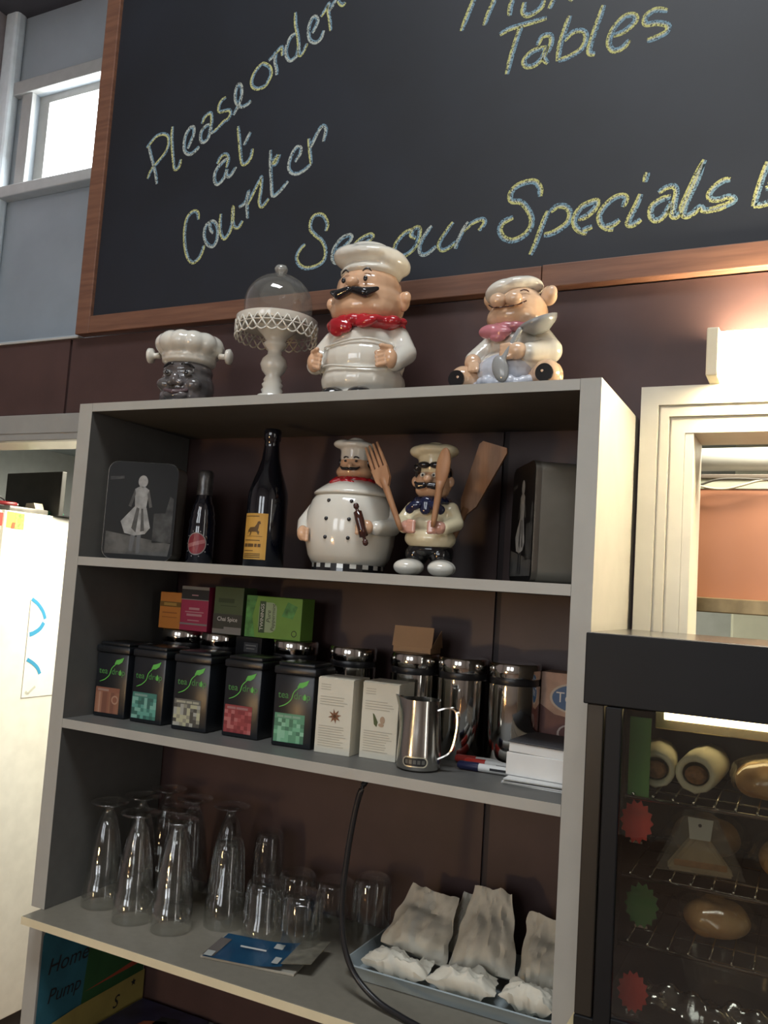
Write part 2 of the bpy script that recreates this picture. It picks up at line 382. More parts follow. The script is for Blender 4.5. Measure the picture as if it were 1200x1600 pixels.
# kitchen shell
bm = BM(); box(bm, -2.10, -2.05, 0.373, 2.0, FZ, 0.62); struct(mk('wall_kitchen', bm, mat('kitchen_wall_paint', (0.66, 0.70, 0.72), 0.7, noise=0.04)))
bm = BM(); box(bm, -2.93, 4.0, 0.373, 2.0, 0.62, 0.66); struct(mk('ceiling_kitchen', bm, mat('kitchen_ceiling_paint', (0.40, 0.46, 0.50), 0.8)))
bm = BM(); box(bm, -2.05, 4.0, 1.985, 2.0, FZ, 0.62); struct(mk('wall_kitchen_far', bm, mat('kitchen_far_paint', (0.42, 0.45, 0.46), 0.7, noise=0.05)))
for x, yl, lab in ((-0.35, 1.05, 'white fluorescent batten on kitchen ceiling beyond the doorway'), (1.55, 0.47, 'white fluorescent batten on kitchen ceiling beyond the hatch')):
    t = thing('ceiling_light', lab, 'light', (x, yl, 0.62), 0, 'kitchen ceiling battens')
    bm = BM(); box(bm, -0.6, 0.6, -0.05, 0.05, -0.035, 0, 0.005); mk('housing', bm, trim_white, t)
    for s in (-0.02, 0.02):
        bm = BM(); tube(bm, [(-0.55, s, -0.045), (0.55, s, -0.045)], 0.009, 8); mk('lamp_tube', bm, mat('lit_tube', (1, 1, 1), 0.4, emit=(1.0, 0.95, 0.82), estr=6), t, smooth=True)

# ------------------------------------------------------------------ chalkboard
cb = thing('chalkboard', 'large black chalkboard menu in a wooden frame with chalk lettering above the shelves', 'chalkboard', (0, 0, 0))
bm = BM(); box(bm, -0.30, 2.40, 0.2825, 0.30, 0.64, 1.80); mk('writing_surface', bm, slate, cb)
for x0, x1, z0, z1 in ((-0.330, -0.286, 0.6235, 1.84), (2.385, 2.43, 0.6235, 1.84)):
    bm = BM(); box(bm, x0, x1, 0.2725, 0.3025, z0, z1, 0.002); mk('frame_stile', bm, frame_wood, cb)
for x0, x1, z0, z1 in ((-0.2855, 0.8205, 0.6235, 0.6655), (0.8215, 2.3845, 0.6235, 0.6665), (-0.2855, 2.3845, 1.80, 1.84)):
    bm = BM(); box(bm, x0, x1, 0.2725, 0.3025, z0, z1, 0.002); mk('frame_rail', bm, frame_wood, cb)
CHALK = {
  'Please': [
    [(-0.165,1.069),(-0.151,1.083),(-0.135,1.094),(-0.115,1.094),(-0.101,1.084),(-0.099,1.061),(-0.108,1.044),(-0.124,1.029),(-0.143,1.012),(-0.153,0.99)],
    [(-0.159,1.074),(-0.15,1.049),(-0.137,1.018),(-0.128,0.993),(-0.123,0.973)],
    [(-0.091,1.108),(-0.09,1.083),(-0.085,1.051),(-0.078,1.018),(-0.072,1.0),(-0.061,1.005),(-0.057,1.022)],
    [(-0.04,1.045),(-0.033,1.059),(-0.026,1.077),(-0.027,1.093),(-0.038,1.094),(-0.049,1.078),(-0.051,1.055),(-0.046,1.038),(-0.031,1.03),(-0.016,1.036),(-0.006,1.044)],
    [(-0.004,1.098),(0.001,1.111),(0.012,1.119),(0.021,1.117),(0.024,1.097),(0.022,1.086)],
    [(0.019,1.092),(0.006,1.089),(-0.004,1.077),(-0.003,1.059),(0.005,1.052),(0.018,1.06),(0.021,1.08),(0.024,1.086),(0.023,1.072),(0.033,1.073)],
    [(0.059,1.149),(0.047,1.143),(0.041,1.13),(0.044,1.118),(0.059,1.117),(0.072,1.116),(0.076,1.106),(0.07,1.095),(0.06,1.092),(0.046,1.081),(0.032,1.071)],
    [(0.084,1.102),(0.095,1.121),(0.102,1.143),(0.1,1.165),(0.092,1.173),(0.086,1.161),(0.086,1.141),(0.093,1.126),(0.107,1.117),(0.122,1.121),(0.13,1.127)],
  ],
  'order': [
    [(0.152,1.209),(0.137,1.196),(0.128,1.178),(0.13,1.162),(0.143,1.152),(0.163,1.153),(0.173,1.164),(0.179,1.179),(0.174,1.195),(0.16,1.206),(0.151,1.209)],
    [(0.17,1.212),(0.183,1.221),(0.187,1.226),(0.187,1.206),(0.193,1.186),(0.194,1.173)],
    [(0.187,1.225),(0.198,1.235),(0.203,1.236),(0.205,1.226),(0.205,1.215)],
    [(0.236,1.26),(0.223,1.253),(0.215,1.233),(0.216,1.214),(0.225,1.2),(0.236,1.201),(0.244,1.21),(0.246,1.234)],
    [(0.231,1.31),(0.234,1.281),(0.241,1.257),(0.246,1.232),(0.25,1.206),(0.259,1.211),(0.268,1.229)],
    [(0.279,1.25),(0.285,1.26),(0.291,1.274),(0.285,1.286),(0.276,1.284),(0.27,1.268),(0.27,1.25),(0.276,1.234),(0.29,1.226),(0.302,1.232),(0.308,1.249)],
    [(0.298,1.283),(0.307,1.294),(0.317,1.309),(0.316,1.292),(0.321,1.271),(0.326,1.244)],
    [(0.317,1.291),(0.326,1.302),(0.333,1.313),(0.341,1.316)],
    [(0.338,1.309),(0.35,1.296),(0.357,1.301)],
  ],
  'at': [
    [(0.05,0.993),(0.059,1.008),(0.072,1.012),(0.081,1.0),(0.077,0.98)],
    [(0.079,1.001),(0.061,0.991),(0.047,0.974),(0.047,0.954),(0.056,0.944),(0.072,0.955),(0.079,0.975),(0.079,0.962),(0.089,0.958),(0.104,0.977)],
    [(0.1,1.073),(0.106,1.045),(0.113,1.008),(0.12,0.982),(0.132,0.981),(0.142,0.993),(0.145,1.012)],
    [(0.136,1.052),(0.128,1.037),(0.121,1.024)],
  ],
  'Counter': [
    [(0.01,0.868),(0.006,0.885),(-0.007,0.889),(-0.022,0.877),(-0.027,0.85),(-0.023,0.814),(-0.012,0.783),(0.004,0.768),(0.021,0.776),(0.03,0.794),(0.032,0.805)],
    [(0.047,0.858),(0.033,0.849),(0.031,0.827),(0.041,0.807),(0.057,0.799),(0.067,0.812),(0.067,0.838),(0.057,0.855),(0.045,0.857),(0.047,0.841),(0.056,0.83)],
    [(0.073,0.872),(0.073,0.847),(0.079,0.823),(0.089,0.813),(0.102,0.829),(0.107,0.858),(0.105,0.885),(0.106,0.858),(0.112,0.838),(0.124,0.834),(0.134,0.848)],
    [(0.121,0.881),(0.137,0.89),(0.144,0.915),(0.143,0.885),(0.147,0.851)],
    [(0.144,0.884),(0.157,0.909),(0.17,0.933),(0.176,0.941),(0.177,0.911),(0.175,0.886),(0.183,0.873),(0.199,0.889)],
    [(0.194,1.0),(0.197,0.965),(0.203,0.926),(0.209,0.894),(0.227,0.902),(0.246,0.921)],
    [(0.219,0.986),(0.21,0.966),(0.199,0.968),(0.214,0.986)],
    [(0.26,0.962),(0.271,0.977),(0.272,0.991),(0.261,0.994),(0.25,0.978),(0.245,0.957),(0.25,0.942),(0.266,0.934),(0.285,0.939),(0.301,0.95)],
    [(0.291,1.009),(0.295,0.985),(0.302,0.95)],
    [(0.296,0.987),(0.305,1.005),(0.316,1.025),(0.325,1.031),(0.333,1.02),(0.328,0.995)],
  ],
  'See': [
    [(0.35,0.796),(0.353,0.811),(0.342,0.83),(0.326,0.835),(0.314,0.827),(0.312,0.807),(0.325,0.791),(0.344,0.775),(0.354,0.752),(0.35,0.732),(0.331,0.722),(0.307,0.721),(0.29,0.731),(0.283,0.747),(0.29,0.764),(0.302,0.774)],
    [(0.379,0.75),(0.398,0.757),(0.413,0.772),(0.409,0.78),(0.39,0.775),(0.374,0.756),(0.371,0.735),(0.381,0.724),(0.398,0.732)],
    [(0.421,0.752),(0.442,0.757),(0.462,0.768),(0.457,0.775),(0.437,0.769),(0.419,0.754),(0.418,0.737),(0.427,0.728),(0.444,0.734)],
  ],
  'our': [
    [(0.556,0.773),(0.535,0.768),(0.518,0.751),(0.514,0.737),(0.522,0.723),(0.542,0.723),(0.559,0.737),(0.566,0.756),(0.566,0.773),(0.556,0.775),(0.548,0.762),(0.559,0.754)],
    [(0.592,0.775),(0.579,0.758),(0.569,0.738),(0.572,0.721),(0.585,0.719),(0.604,0.732)],
    [(0.637,0.776),(0.623,0.758),(0.61,0.736),(0.616,0.723),(0.629,0.725),(0.645,0.736)],
    [(0.669,0.772),(0.659,0.757),(0.65,0.738),(0.645,0.722)],
    [(0.659,0.755),(0.676,0.769),(0.696,0.774),(0.702,0.766),(0.691,0.752)],
  ],
  'Specials': [
    [(0.808,0.802),(0.807,0.818),(0.797,0.832),(0.78,0.834),(0.762,0.829),(0.751,0.817),(0.753,0.802),(0.771,0.797),(0.784,0.783),(0.794,0.763),(0.793,0.745),(0.781,0.731),(0.761,0.724),(0.743,0.73),(0.733,0.747),(0.739,0.762),(0.758,0.769)],
    [(0.825,0.772),(0.818,0.755),(0.811,0.734),(0.804,0.712),(0.795,0.692)],
    [(0.829,0.77),(0.841,0.778),(0.856,0.776),(0.866,0.762),(0.862,0.745),(0.847,0.734),(0.832,0.728),(0.819,0.727)],
    [(0.881,0.749),(0.895,0.752),(0.91,0.764),(0.914,0.777),(0.903,0.777),(0.886,0.77),(0.875,0.754),(0.875,0.739),(0.884,0.727),(0.898,0.72)],
    [(0.89,0.727),(0.907,0.731)],
    [(0.96,0.76),(0.965,0.774),(0.959,0.781),(0.944,0.779),(0.928,0.766),(0.919,0.75),(0.922,0.735),(0.932,0.725),(0.945,0.721)],
    [(0.93,0.728),(0.944,0.73),(0.955,0.737)],
    [(0.99,0.779),(0.983,0.76),(0.974,0.741),(0.97,0.728),(0.978,0.725),(0.992,0.733)],
    [(1.0,0.817),(0.998,0.81),(0.996,0.8)],
    [(1.02,0.777),(1.032,0.784),(1.045,0.785),(1.05,0.773),(1.047,0.755),(1.046,0.733)],
    [(1.041,0.767),(1.025,0.764),(1.01,0.754),(1.008,0.738),(1.015,0.728),(1.026,0.73),(1.037,0.745),(1.043,0.756),(1.042,0.738),(1.049,0.729),(1.058,0.736)],
    [(1.094,0.824),(1.083,0.802),(1.073,0.779),(1.063,0.755),(1.057,0.738)],
    [(1.091,0.817),(1.082,0.789),(1.07,0.761),(1.062,0.737),(1.066,0.728),(1.077,0.731),(1.089,0.741),(1.096,0.734),(1.114,0.734),(1.13,0.737)],
    [(1.136,0.782),(1.125,0.782),(1.111,0.773),(1.103,0.761),(1.107,0.752),(1.121,0.75),(1.131,0.753),(1.141,0.75),(1.142,0.744),(1.128,0.738),(1.104,0.734)],
  ],
  'Board': [
    [(1.193,0.804),(1.186,0.781),(1.179,0.756),(1.173,0.73)],
    [(1.173,0.731),(1.185,0.731),(1.2,0.735),(1.212,0.746),(1.207,0.758),(1.19,0.758)],
    [(1.193,0.804),(1.208,0.801),(1.216,0.789),(1.211,0.772),(1.194,0.764)],
  ],
  'Then': [
    [(0.658,1.242),(0.644,1.206),(0.63,1.169)],
    [(0.706,1.237),(0.696,1.216),(0.685,1.191),(0.678,1.169)],
    [(0.738,1.221),(0.73,1.196),(0.729,1.176)],
    [(0.758,1.196),(0.756,1.177),(0.767,1.167),(0.79,1.176),(0.796,1.19)],
    [(0.818,1.192),(0.807,1.17)],
    [(0.833,1.196),(0.852,1.175)],
  ],
  'Tables': [
    [(0.711,1.142),(0.73,1.149),(0.761,1.151),(0.803,1.153)],
    [(0.755,1.152),(0.747,1.129),(0.737,1.092),(0.73,1.057)],
    [(0.788,1.102),(0.796,1.117),(0.811,1.117),(0.815,1.103),(0.809,1.083)],
    [(0.805,1.094),(0.779,1.092),(0.763,1.077),(0.769,1.064),(0.786,1.064),(0.8,1.078),(0.808,1.097),(0.802,1.074),(0.81,1.061)],
    [(0.848,1.146),(0.84,1.122),(0.832,1.093),(0.829,1.061)],
    [(0.839,1.099),(0.855,1.112),(0.873,1.11),(0.88,1.097),(0.873,1.076),(0.85,1.065),(0.83,1.062)],
    [(0.91,1.151),(0.902,1.125),(0.891,1.09),(0.887,1.065),(0.898,1.059)],
    [(0.93,1.087),(0.95,1.091),(0.968,1.105),(0.966,1.117),(0.949,1.119),(0.929,1.1),(0.922,1.075),(0.931,1.058),(0.948,1.06),(0.959,1.072)],
    [(1.024,1.111),(1.002,1.118),(0.986,1.109),(0.987,1.095),(1.007,1.092),(1.025,1.083),(1.022,1.071),(1.004,1.065),(0.99,1.063)],
  ],
}
CH = [chalk('yellow_chalk', (0.50, 0.51, 0.22)), chalk('blue_chalk', (0.19, 0.31, 0.40)), chalk('pale_chalk', (0.42, 0.47, 0.44))]
rng = random.Random(4)
for wname, strokes in CHALK.items():
    bm = BM(); big = wname in ('Specials', 'Board', 'Tables', 'Then')
    w = 0.0058 if big else 0.0047
    for i, st in enumerate(strokes):
        P = catmull(st, 5)
        ribbon(bm, P, w * rng.uniform(0.95, 1.15), 0.28235, w * 0.42, 1)
        ribbon(bm, P, w * rng.uniform(0.95, 1.15), 0.28230, -w * 0.42, 0 if (big or i % 2 == 0) else 2)
        ribbon(bm, P, w * 0.4, 0.28225, 0.0, 2)
    mk('chalk_word', bm, CH, cb)

# ------------------------------------------------------------------ wall lamp over the hatch
t = thing('wall_lamp', 'glowing box shaped wall lamp mounted above the serving hatch', 'lamp', (1.119, 0.293, 0.4295))
bm = BM(); box(bm, 0.0, 0.55, -0.085, 0.0, 0.0, 0.070, 0.003); mk('diffuser', bm, mat('lit_diffuser', (0.95, 0.9, 0.8), 0.4, emit=(1.0, 0.83, 0.55), estr=LAMP_EMIT), t)
bm = BM(); box(bm, -0.004, 0.014, -0.088, 0.0, -0.001, 0.0765, 0.002); mk('end_cap', bm, mat('cream_plastic', (0.75, 0.68, 0.5), 0.4), t)
bm = BM(); box(bm, 0.55, 0.568, -0.088, 0.0, -0.001, 0.0765, 0.002); mk('end_cap', bm, mat('cream_plastic', (0.75, 0.68, 0.5), 0.4), t)

# unseen table and lamp, added behind the viewer for low warm frontal light
t = thing('added_lamp_table', 'unseen round wooden table added behind the viewer to carry the fill lamp', 'table', (-0.25, -2.5, FZ))
bm = BM(); lathe(bm, [(0, 0.70), (0.34, 0.70), (0.35, 0.715), (0.34, 0.73), (0, 0.73)], 40); mk('table_top', bm, mat('table_wood', (0.22, 0.11, 0.05), 0.4, noise=0.2), t, auto=40)
bm = BM(); lathe(bm, [(0, 0.0), (0.20, 0.0), (0.19, 0.02), (0.035, 0.05), (0.03, 0.699), (0, 0.699)], 32); mk('pedestal', bm, black_satin, t, auto=40)
t = thing('added_fill_lamp', 'unseen small warm lamp added as low fill light behind the viewer', 'lamp', (-0.25, -2.5, FZ + 0.7302))
bm = BM(); lathe(bm, [(0, 0), (0.06, 0), (0.055, 0.015), (0.012, 0.03), (0.010, 0.13), (0, 0.13)], 28); mk('base', bm, black_satin, t, smooth=True)
bm = BM(); lathe(bm, [(0.10, 0.13), (0.085, 0.20), (0.065, 0.27)], 32); mk('lamp_shade', bm, mat('lit_lamp_shade', (0.9, 0.75, 0.5), 0.8, emit=(1.0, 0.64, 0.28), estr=ADDED_LAMP_EMIT), t, smooth=True)

# ------------------------------------------------------------------ bookcase, worktop, base
BW, BD = 1.0, 0.29
t = thing('bookcase', 'tall off white open bookcase with two shelves standing against the maroon wall', 'bookcase', (0, 0, -0.558))
def bxp(name, x0, x1, y0, y1, z0, z1, m=white, b=0.0012):
    bm = BM(); box(bm, x0, x1, y0, y1, z0, z1, b); return mk(name, bm, m, t)
Zb = 0.558
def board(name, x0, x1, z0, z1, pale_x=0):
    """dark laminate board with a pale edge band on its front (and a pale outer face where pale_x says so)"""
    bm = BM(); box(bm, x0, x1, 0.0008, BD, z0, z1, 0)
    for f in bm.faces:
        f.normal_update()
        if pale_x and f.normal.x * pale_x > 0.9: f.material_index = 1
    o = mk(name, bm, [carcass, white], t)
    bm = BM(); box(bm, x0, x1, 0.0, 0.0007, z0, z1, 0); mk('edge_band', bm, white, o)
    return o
board('side_panel', 0.0, 0.0325, 0.0003, 0.3795 + Zb, -1)
board('side_panel', 0.970, 1.0, 0.0003, 0.3800 + Zb, 1)
board('top_panel', 0.0330, 0.9695, 0.3635 + Zb, 0.3797 + Zb)
board('shelf', 0.0330, 0.9695, 0.0702 + Zb, 0.0863 + Zb)
board('shelf', 0.0330, 0.9695, -0.2310 + Zb, -0.2147 + Zb)
t = thing('worktop', 'grey beige laminate worktop under the bookcase holding glasses and paper bags', 'worktop', (0, 0, 0))
bm = BM(); box(bm, 0.0226, 0.9985, -0.041, 0.2925, -0.5726, -0.5583, 0.0015); mk('top', bm, mat('beige_laminate', (0.20, 0.183, 0.145), 0.5, noise=0.04, nscale=80), t)
bm = BM(); box(bm, 0.0226, 0.9985, -0.0418, -0.0411, -0.5722, -0.5587); mk('edge_band', bm, mat('cream_edge', (0.70, 0.62, 0.42), 0.45), t)
t = thing('base_cabinet', 'open off white base unit below the worktop with posters inside', 'cabinet', (0, 0, FZ))
zz = -FZ
bxp('side_panel', 0.0, 0.0325, 0.0, BD, 0, -0.5728 + zz); bxp('side_panel', 0.970, 0.998, 0.0, BD, 0, -0.5728 + zz)
bxp('shelf', 0.0330, 0.9695, 0.0, BD, -0.836 + zz, -0.82 + zz); bxp('kickboard', 0.0330, 0.9695, 0.03, 0.05, 0.0, 0.10)
bxp('shelf', 0.0330, 0.9695, 0.0, BD, 0.105, 0.121)

# ------------------------------------------------------------------ figures on top of the bookcase
TOP = 0.3800
# big chef cookie jar
t = thing('chef_cookie_jar', 'big white ceramic chef jar with black moustache and red neckerchief on top of the bookcase', 'cookie jar', (0.546, 0.13, TOP), R(2)); t.scale = (0.965, 0.965, 0.965)
blob('jacket', [('e', (0, 0, 0.045), (0.080, 0.074, 0.046)), ('e', (0, 0, 0.085), (0.078, 0.072, 0.055)), ('e', (0, 0, 0.12), (0.068, 0.062, 0.035)), ('e', (0, 0, 0.013), (0.074, 0.068, 0.0135)),
    ('c', (-0.066, 0.0, 0.128), (-0.088, -0.012, 0.095), 0.022, 0.020), ('c', (-0.088, -0.012, 0.095), (-0.083, -0.035, 0.074), 0.020, 0.017),
    ('c', (0.066, 0.0, 0.128), (0.088, -0.012, 0.095), 0.022, 0.021), ('c', (0.088, -0.012, 0.095), (0.080, -0.038, 0.074), 0.021, 0.018)], ceramic, t, 0.003, 5)
bm = BM()
for zz_, rr in ((0.108, 0.0745), (0.062, 0.0800)):
    tube(bm, [(rr * math.sin(a) * 1.02, -rr * math.cos(a) * 0.945, zz_ + 0.004 * math.sin(3 * a + zz_ * 60)) for a in [R(-75 + 6 * i) for i in range(26)]], 0.0022, 6)
mk('jacket_fold', bm, ceramic, t, smooth=True)
blob('head', [('e', (0, 0, 0.192), (0.070, 0.068, 0.050)), ('e', (0, 0, 0.222), (0.062, 0.060, 0.045)), ('e', (0, -0.012, 0.178), (0.066, 0.060, 0.034))], skin, t, 0.003, 4)
for s in (-1, 1):
    blob('ear', [('e', (s * 0.070, 0.004, 0.198), (0.013, 0.010, 0.019)), ('e', (s * 0.078, -0.002, 0.203), (0.009, 0.008, 0.012))], skin, t, 0.0018, 3)
    bm = BM(); ell(bm, (s * 0.022, -0.0625, 0.223), (0.0042, 0.003, 0.0055)); mk('eye', bm, black_glaze, t, smooth=True)
    bm = BM(); tube(bm, [(s * (0.014 + 0.004 * i), -0.0600 + 0.0012 * i, 0.2380 + 0.006 * math.sin(i / 4 * math.pi)) for i in range(5)], [0.0008, 0.0018, 0.002, 0.0018, 0.0008], 6); mk('eyebrow', bm, black_glaze, t, smooth=True)
    blob('moustache', [('c', (s * 0.005, -0.073, 0.200), (s * 0.026, -0.0700, 0.194), 0.007, 0.0095), ('c', (s * 0.026, -0.0700, 0.194), (s * 0.046, -0.0600, 0.203), 0.0095, 0.004)], black_glaze, t, 0.0018, 3)
    blob('hand', [('e', (s * 0.077, -0.052, 0.076), (0.013, 0.013, 0.018), (0.2, 0, -s * 0.3))] + [('c', (s * (0.068 + 0.0005 * i), -0.060, 0.088 - 0.0075 * i), (s * (0.056 + 0.001 * i), -0.066, 0.084 - 0.0075 * i), 0.0052, 0.0045) for i in range(4)] + [('c', (s * 0.078, -0.056, 0.094), (s * 0.064, -0.067, 0.096), 0.0055, 0.0045)], skin, t, 0.0016, 3)
    blob('shoe', [('e', (s * 0.027, -0.064, 0.0125), (0.024, 0.022, 0.0125)), ('e', (s * 0.028, -0.072, 0.010), (0.020, 0.016, 0.010))], black_glaze, t, 0.002, 3)
blob('nose', [('e', (0, -0.070, 0.216), (0.013, 0.011, 0.0105))], skin, t, 0.002, 2)
blob('neckerchief', [('e', (0.056 * math.sin(a), -0.052 * math.cos(a), 0.150), (0.020, 0.020, 0.0125)) for a in [R(20 * i) for i in range(18)]] +
    [('e', (-0.020, -0.066, 0.138), (0.024, 0.010, 0.014), (0, 0.3, 0)), ('e', (-0.030, -0.064, 0.129), (0.014, 0.008, 0.010), (0, 0.6, 0)), ('e', (0.030, -0.063, 0.143), (0.022, 0.009, 0.010), (0, -0.2, 0)), ('e', (0.066, -0.030, 0.150), (0.017, 0.014, 0.012)), ('e', (0.078, -0.014, 0.153), (0.010, 0.010, 0.008))], red_glaze, t, 0.0025, 3)
blob('hat', [('e', (0.002, 0, 0.252), (0.059, 0.057, 0.016)), ('e', (0.002, 0, 0.280), (0.068, 0.064, 0.022)), ('e', (-0.022, -0.012, 0.282), (0.046, 0.048, 0.023)), ('e', (0.036, 0.005, 0.276), (0.040, 0.050, 0.024), (0, 0.3, 0)), ('e', (-0.006, 0, 0.299), (0.044, 0.042, 0.013)), ('e', (-0.014, -0.004, 0.305), (0.026, 0.026, 0.009))], ceramic, t, 0.003, 4)

# dark chef head jar
dark_face = mat('charcoal_face_glaze', (0.075, 0.072, 0.072), 0.14, col2=(0.13, 0.115, 0.115), nscale=22, coat=0.6)
t = thing('chef_head_jar', 'dark grey ceramic head jar wearing a puffy white chef hat, leftmost on the bookcase', 'jar', (0.152, 0.125, TOP), R(16)); t.scale = (0.95, 0.95, 0.93)
blob('head', [('e', (0, 0, 0.055), (0.057, 0.056, 0.056)), ('e', (0, -0.006, 0.032), (0.053, 0.052, 0.034)), ('e', (0, 0, 0.090), (0.052, 0.052, 0.030)), ('e', (-0.030, -0.040, 0.056), (0.018, 0.014, 0.014)), ('e', (0.030, -0.040, 0.056), (0.018, 0.014, 0.014)), ('e', (0, -0.054, 0.030), (0.026, 0.012, 0.012)), ('e', (0, -0.050, 0.012), (0.022, 0.014, 0.012))], dark_face, t, 0.0025, 4)
blob('nose', [('e', (0, -0.061, 0.063), (0.010, 0.010, 0.014)), ('e', (-0.010, -0.060, 0.055), (0.009, 0.008, 0.007)), ('e', (0.010, -0.060, 0.055), (0.009, 0.008, 0.007))], dark_face, t, 0.002, 3)
blob('mouth', [('c', (-0.024, -0.053, 0.041), (0, -0.066, 0.034), 0.004, 0.006), ('c', (0, -0.066, 0.034), (0.024, -0.053, 0.041), 0.006, 0.004)], mat('plum_glaze', (0.09, 0.055, 0.06), 0.15, coat=0.5), t, 0.0016, 3)
for s in (-1, 1):
    bm = BM(); ell(bm, (s * 0.022, -0.0505, 0.078), (0.010, 0.006, 0.0065), u=14, v=8); mk('eye', bm, mat('grey_eye_glaze', (0.16, 0.155, 0.15), 0.12, coat=0.5), t, smooth=True)
    bm = BM(); ell(bm, (s * 0.021, -0.0560, 0.078), (0.0042, 0.002, 0.0048), u=12, v=8); mk('pupil', bm, black_glaze, t, smooth=True)
    bm = BM(); tube(bm, [(s * (0.008 + 0.0065 * i), -0.0560 + 0.0024 * i, 0.0920 + 0.006 * math.sin((i + 0.6) / 4 * math.pi)) for i in range(5)], [0.0015, 0.003, 0.0033, 0.003, 0.0012], 6); mk('eyebrow', bm, black_glaze, t, smooth=True)
    bm = BM(); tube(bm, [(s * 0.066, 0, 0.128), (s * 0.076, 0, 0.127), (s * 0.080, 0, 0.127), (s * 0.083, 0, 0.127), (s * 0.090, 0, 0.127), (s * 0.0935, 0, 0.127)], [0.007, 0.006, 0.007, 0.016, 0.017, 0.010], 16); mk('hat_knob', bm, ceramic, t, smooth=True)
blob('hat', [('e', (0, 0, 0.112), (0.057, 0.056, 0.014)), ('e', (0, 0, 0.120), (0.058, 0.058, 0.012))] + [('e', (0.045 * math.cos(a), 0.043 * math.sin(a), 0.147), (0.028, 0.028, 0.025)) for a in [R(30 * i) for i in range(12)]] + [('e', (0, 0, 0.157), (0.050, 0.050, 0.017))], ceramic, t, 0.003, 3)

# cake stand with glass dome
t = thing('cake_stand', 'white pedestal cake stand with lattice rim and a clear glass dome', 'cake stand', (0.352, 0.13, TOP))
bm = BM(); lathe(bm, [(0, 0), (0.046, 0), (0.047, 0.006), (0.036, 0.012), (0.030, 0.022), (0.027, 0.030), (0.0, 0.030)], 40); mk('base', bm, ceramic, t, auto=40)
bm = BM(); lathe(bm, [(0.0, 0.028), (0.026, 0.028), (0.0185, 0.034), (0.021, 0.040), (0.0175, 0.045), (0.0205, 0.051), (0.0165, 0.056), (0.018, 0.060), (0.014, 0.068), (0.022, 0.078), (0.026, 0.089), (0.023, 0.100), (0.014, 0.109), (0.013, 0.117), (0.019, 0.124), (0.023, 0.130), (0.0185, 0.134), (0.022, 0.142), (0.032, 0.152), (0.044, 0.162), (0, 0.163)], 40); mk('stem', bm, ceramic, t, smooth=True)
bm = BM(); lathe(bm, [(0, 0.162), (0.076, 0.162), (0.0775, 0.166), (0.0775, 0.176), (0.0735, 0.177), (0.072, 0.168), (0, 0.168)], 56); mk('plate', bm, ceramic, t, auto=40)
bm = BM(); NL = 26
for k in range(NL):
    for sgn in (-1, 1):
        P = []
        for i in range(5):
            a = 2 * math.pi * (k + sgn * (i / 4) * 1.0) / NL; P.append((0.0772 * math.cos(a), 0.0772 * math.sin(a), 0.168 - 0.026 * i / 4))
        tube(bm, P, 0.0017, 5)
    a0 = 2 * math.pi * k / NL
    tube(bm, [(0.0772 * math.cos(a0 + 2 * math.pi / NL * q), 0.0772 * math.sin(a0 + 2 * math.pi / NL * q), 0.1420 - 0.005 * math.sin(q * math.pi)) for q in (0, .25, .5, .75, 1)], 0.0017, 5)
tube(bm, [(0.0772 * math.cos(2 * math.pi * k / 52), 0.0772 * math.sin(2 * math.pi * k / 52), 0.1565) for k in range(52)], 0.0012, 5, closed=True)
mk('lattice_rim', bm, ceramic, t, smooth=True)
bm = BM(); lathe(bm, [(0.0645, 0.1775), (0.0648, 0.205)] + [(0.0648 * math.cos(R(7.5 * i)), 0.205 + 0.0605 * math.sin(R(7.5 * i))) for i in range(1, 12)] + [(0.006, 0.2655)], 48); mk('glass_dome', bm, glass('dome_glass', (0.86, 0.86, 0.84), 0.45, 0.05, 0.03, body=(0.55, 0.54, 0.5), body_fac=0.10), t, smooth=True)
bm = BM(); lathe(bm, [(0, 0.264), (0.007, 0.264), (0.006, 0.268), (0.011, 0.271), (0.013, 0.277), (0.010, 0.283), (0, 0.285)], 24); mk('dome_knob', bm, glass('knob_glass', (0.8, 0.8, 0.78), 0.6, 0.15, 0.05, body=(0.6, 0.6, 0.56), body_fac=0.4), t, smooth=True)

# pig chef
t = thing('pig_chef_figurine', 'ceramic pig chef with beret and pink scarf, rightmost on top of the bookcase', 'figurine', (0.830, 0.12, TOP), R(-4))
blob('body', [('e', (0, 0, 0.046), (0.062, 0.052, 0.046)), ('e', (0.004, 0.002, 0.085), (0.050, 0.044, 0.036)), ('c', (0.045, 0, 0.098), (0.064, -0.014, 0.074), 0.020, 0.021), ('c', (0.064, -0.014, 0.074), (0.044, -0.044, 0.066), 0.020, 0.016), ('c', (-0.045, 0, 0.092), (-0.062, -0.018, 0.066), 0.018, 0.018)], ceramic, t, 0.0025, 4)
apron = mat('pale_blue_glaze', (0.52, 0.55, 0.62), 0.18, noise=0.08, coat=0.4)
blob('apron', [('e', (-0.004, -0.020, 0.042), (0.052, 0.040, 0.032))] + [('e', (0.056 * math.sin(a), -0.018 - 0.043 * math.cos(a), 0.018 + 0.003 * math.sin(9 * a)), (0.0085, 0.0075, 0.009)) for a in [R(-80 + 11 * i) for i in range(15)]], apron, t, 0.0022, 2)
blob('head', [('e', (0.004, 0, 0.148), (0.047, 0.045, 0.036)), ('e', (0.0, -0.010, 0.133), (0.047, 0.040, 0.026)), ('e', (0.004, 0, 0.165), (0.036, 0.036, 0.026))], skin_pale, t, 0.0025, 4)
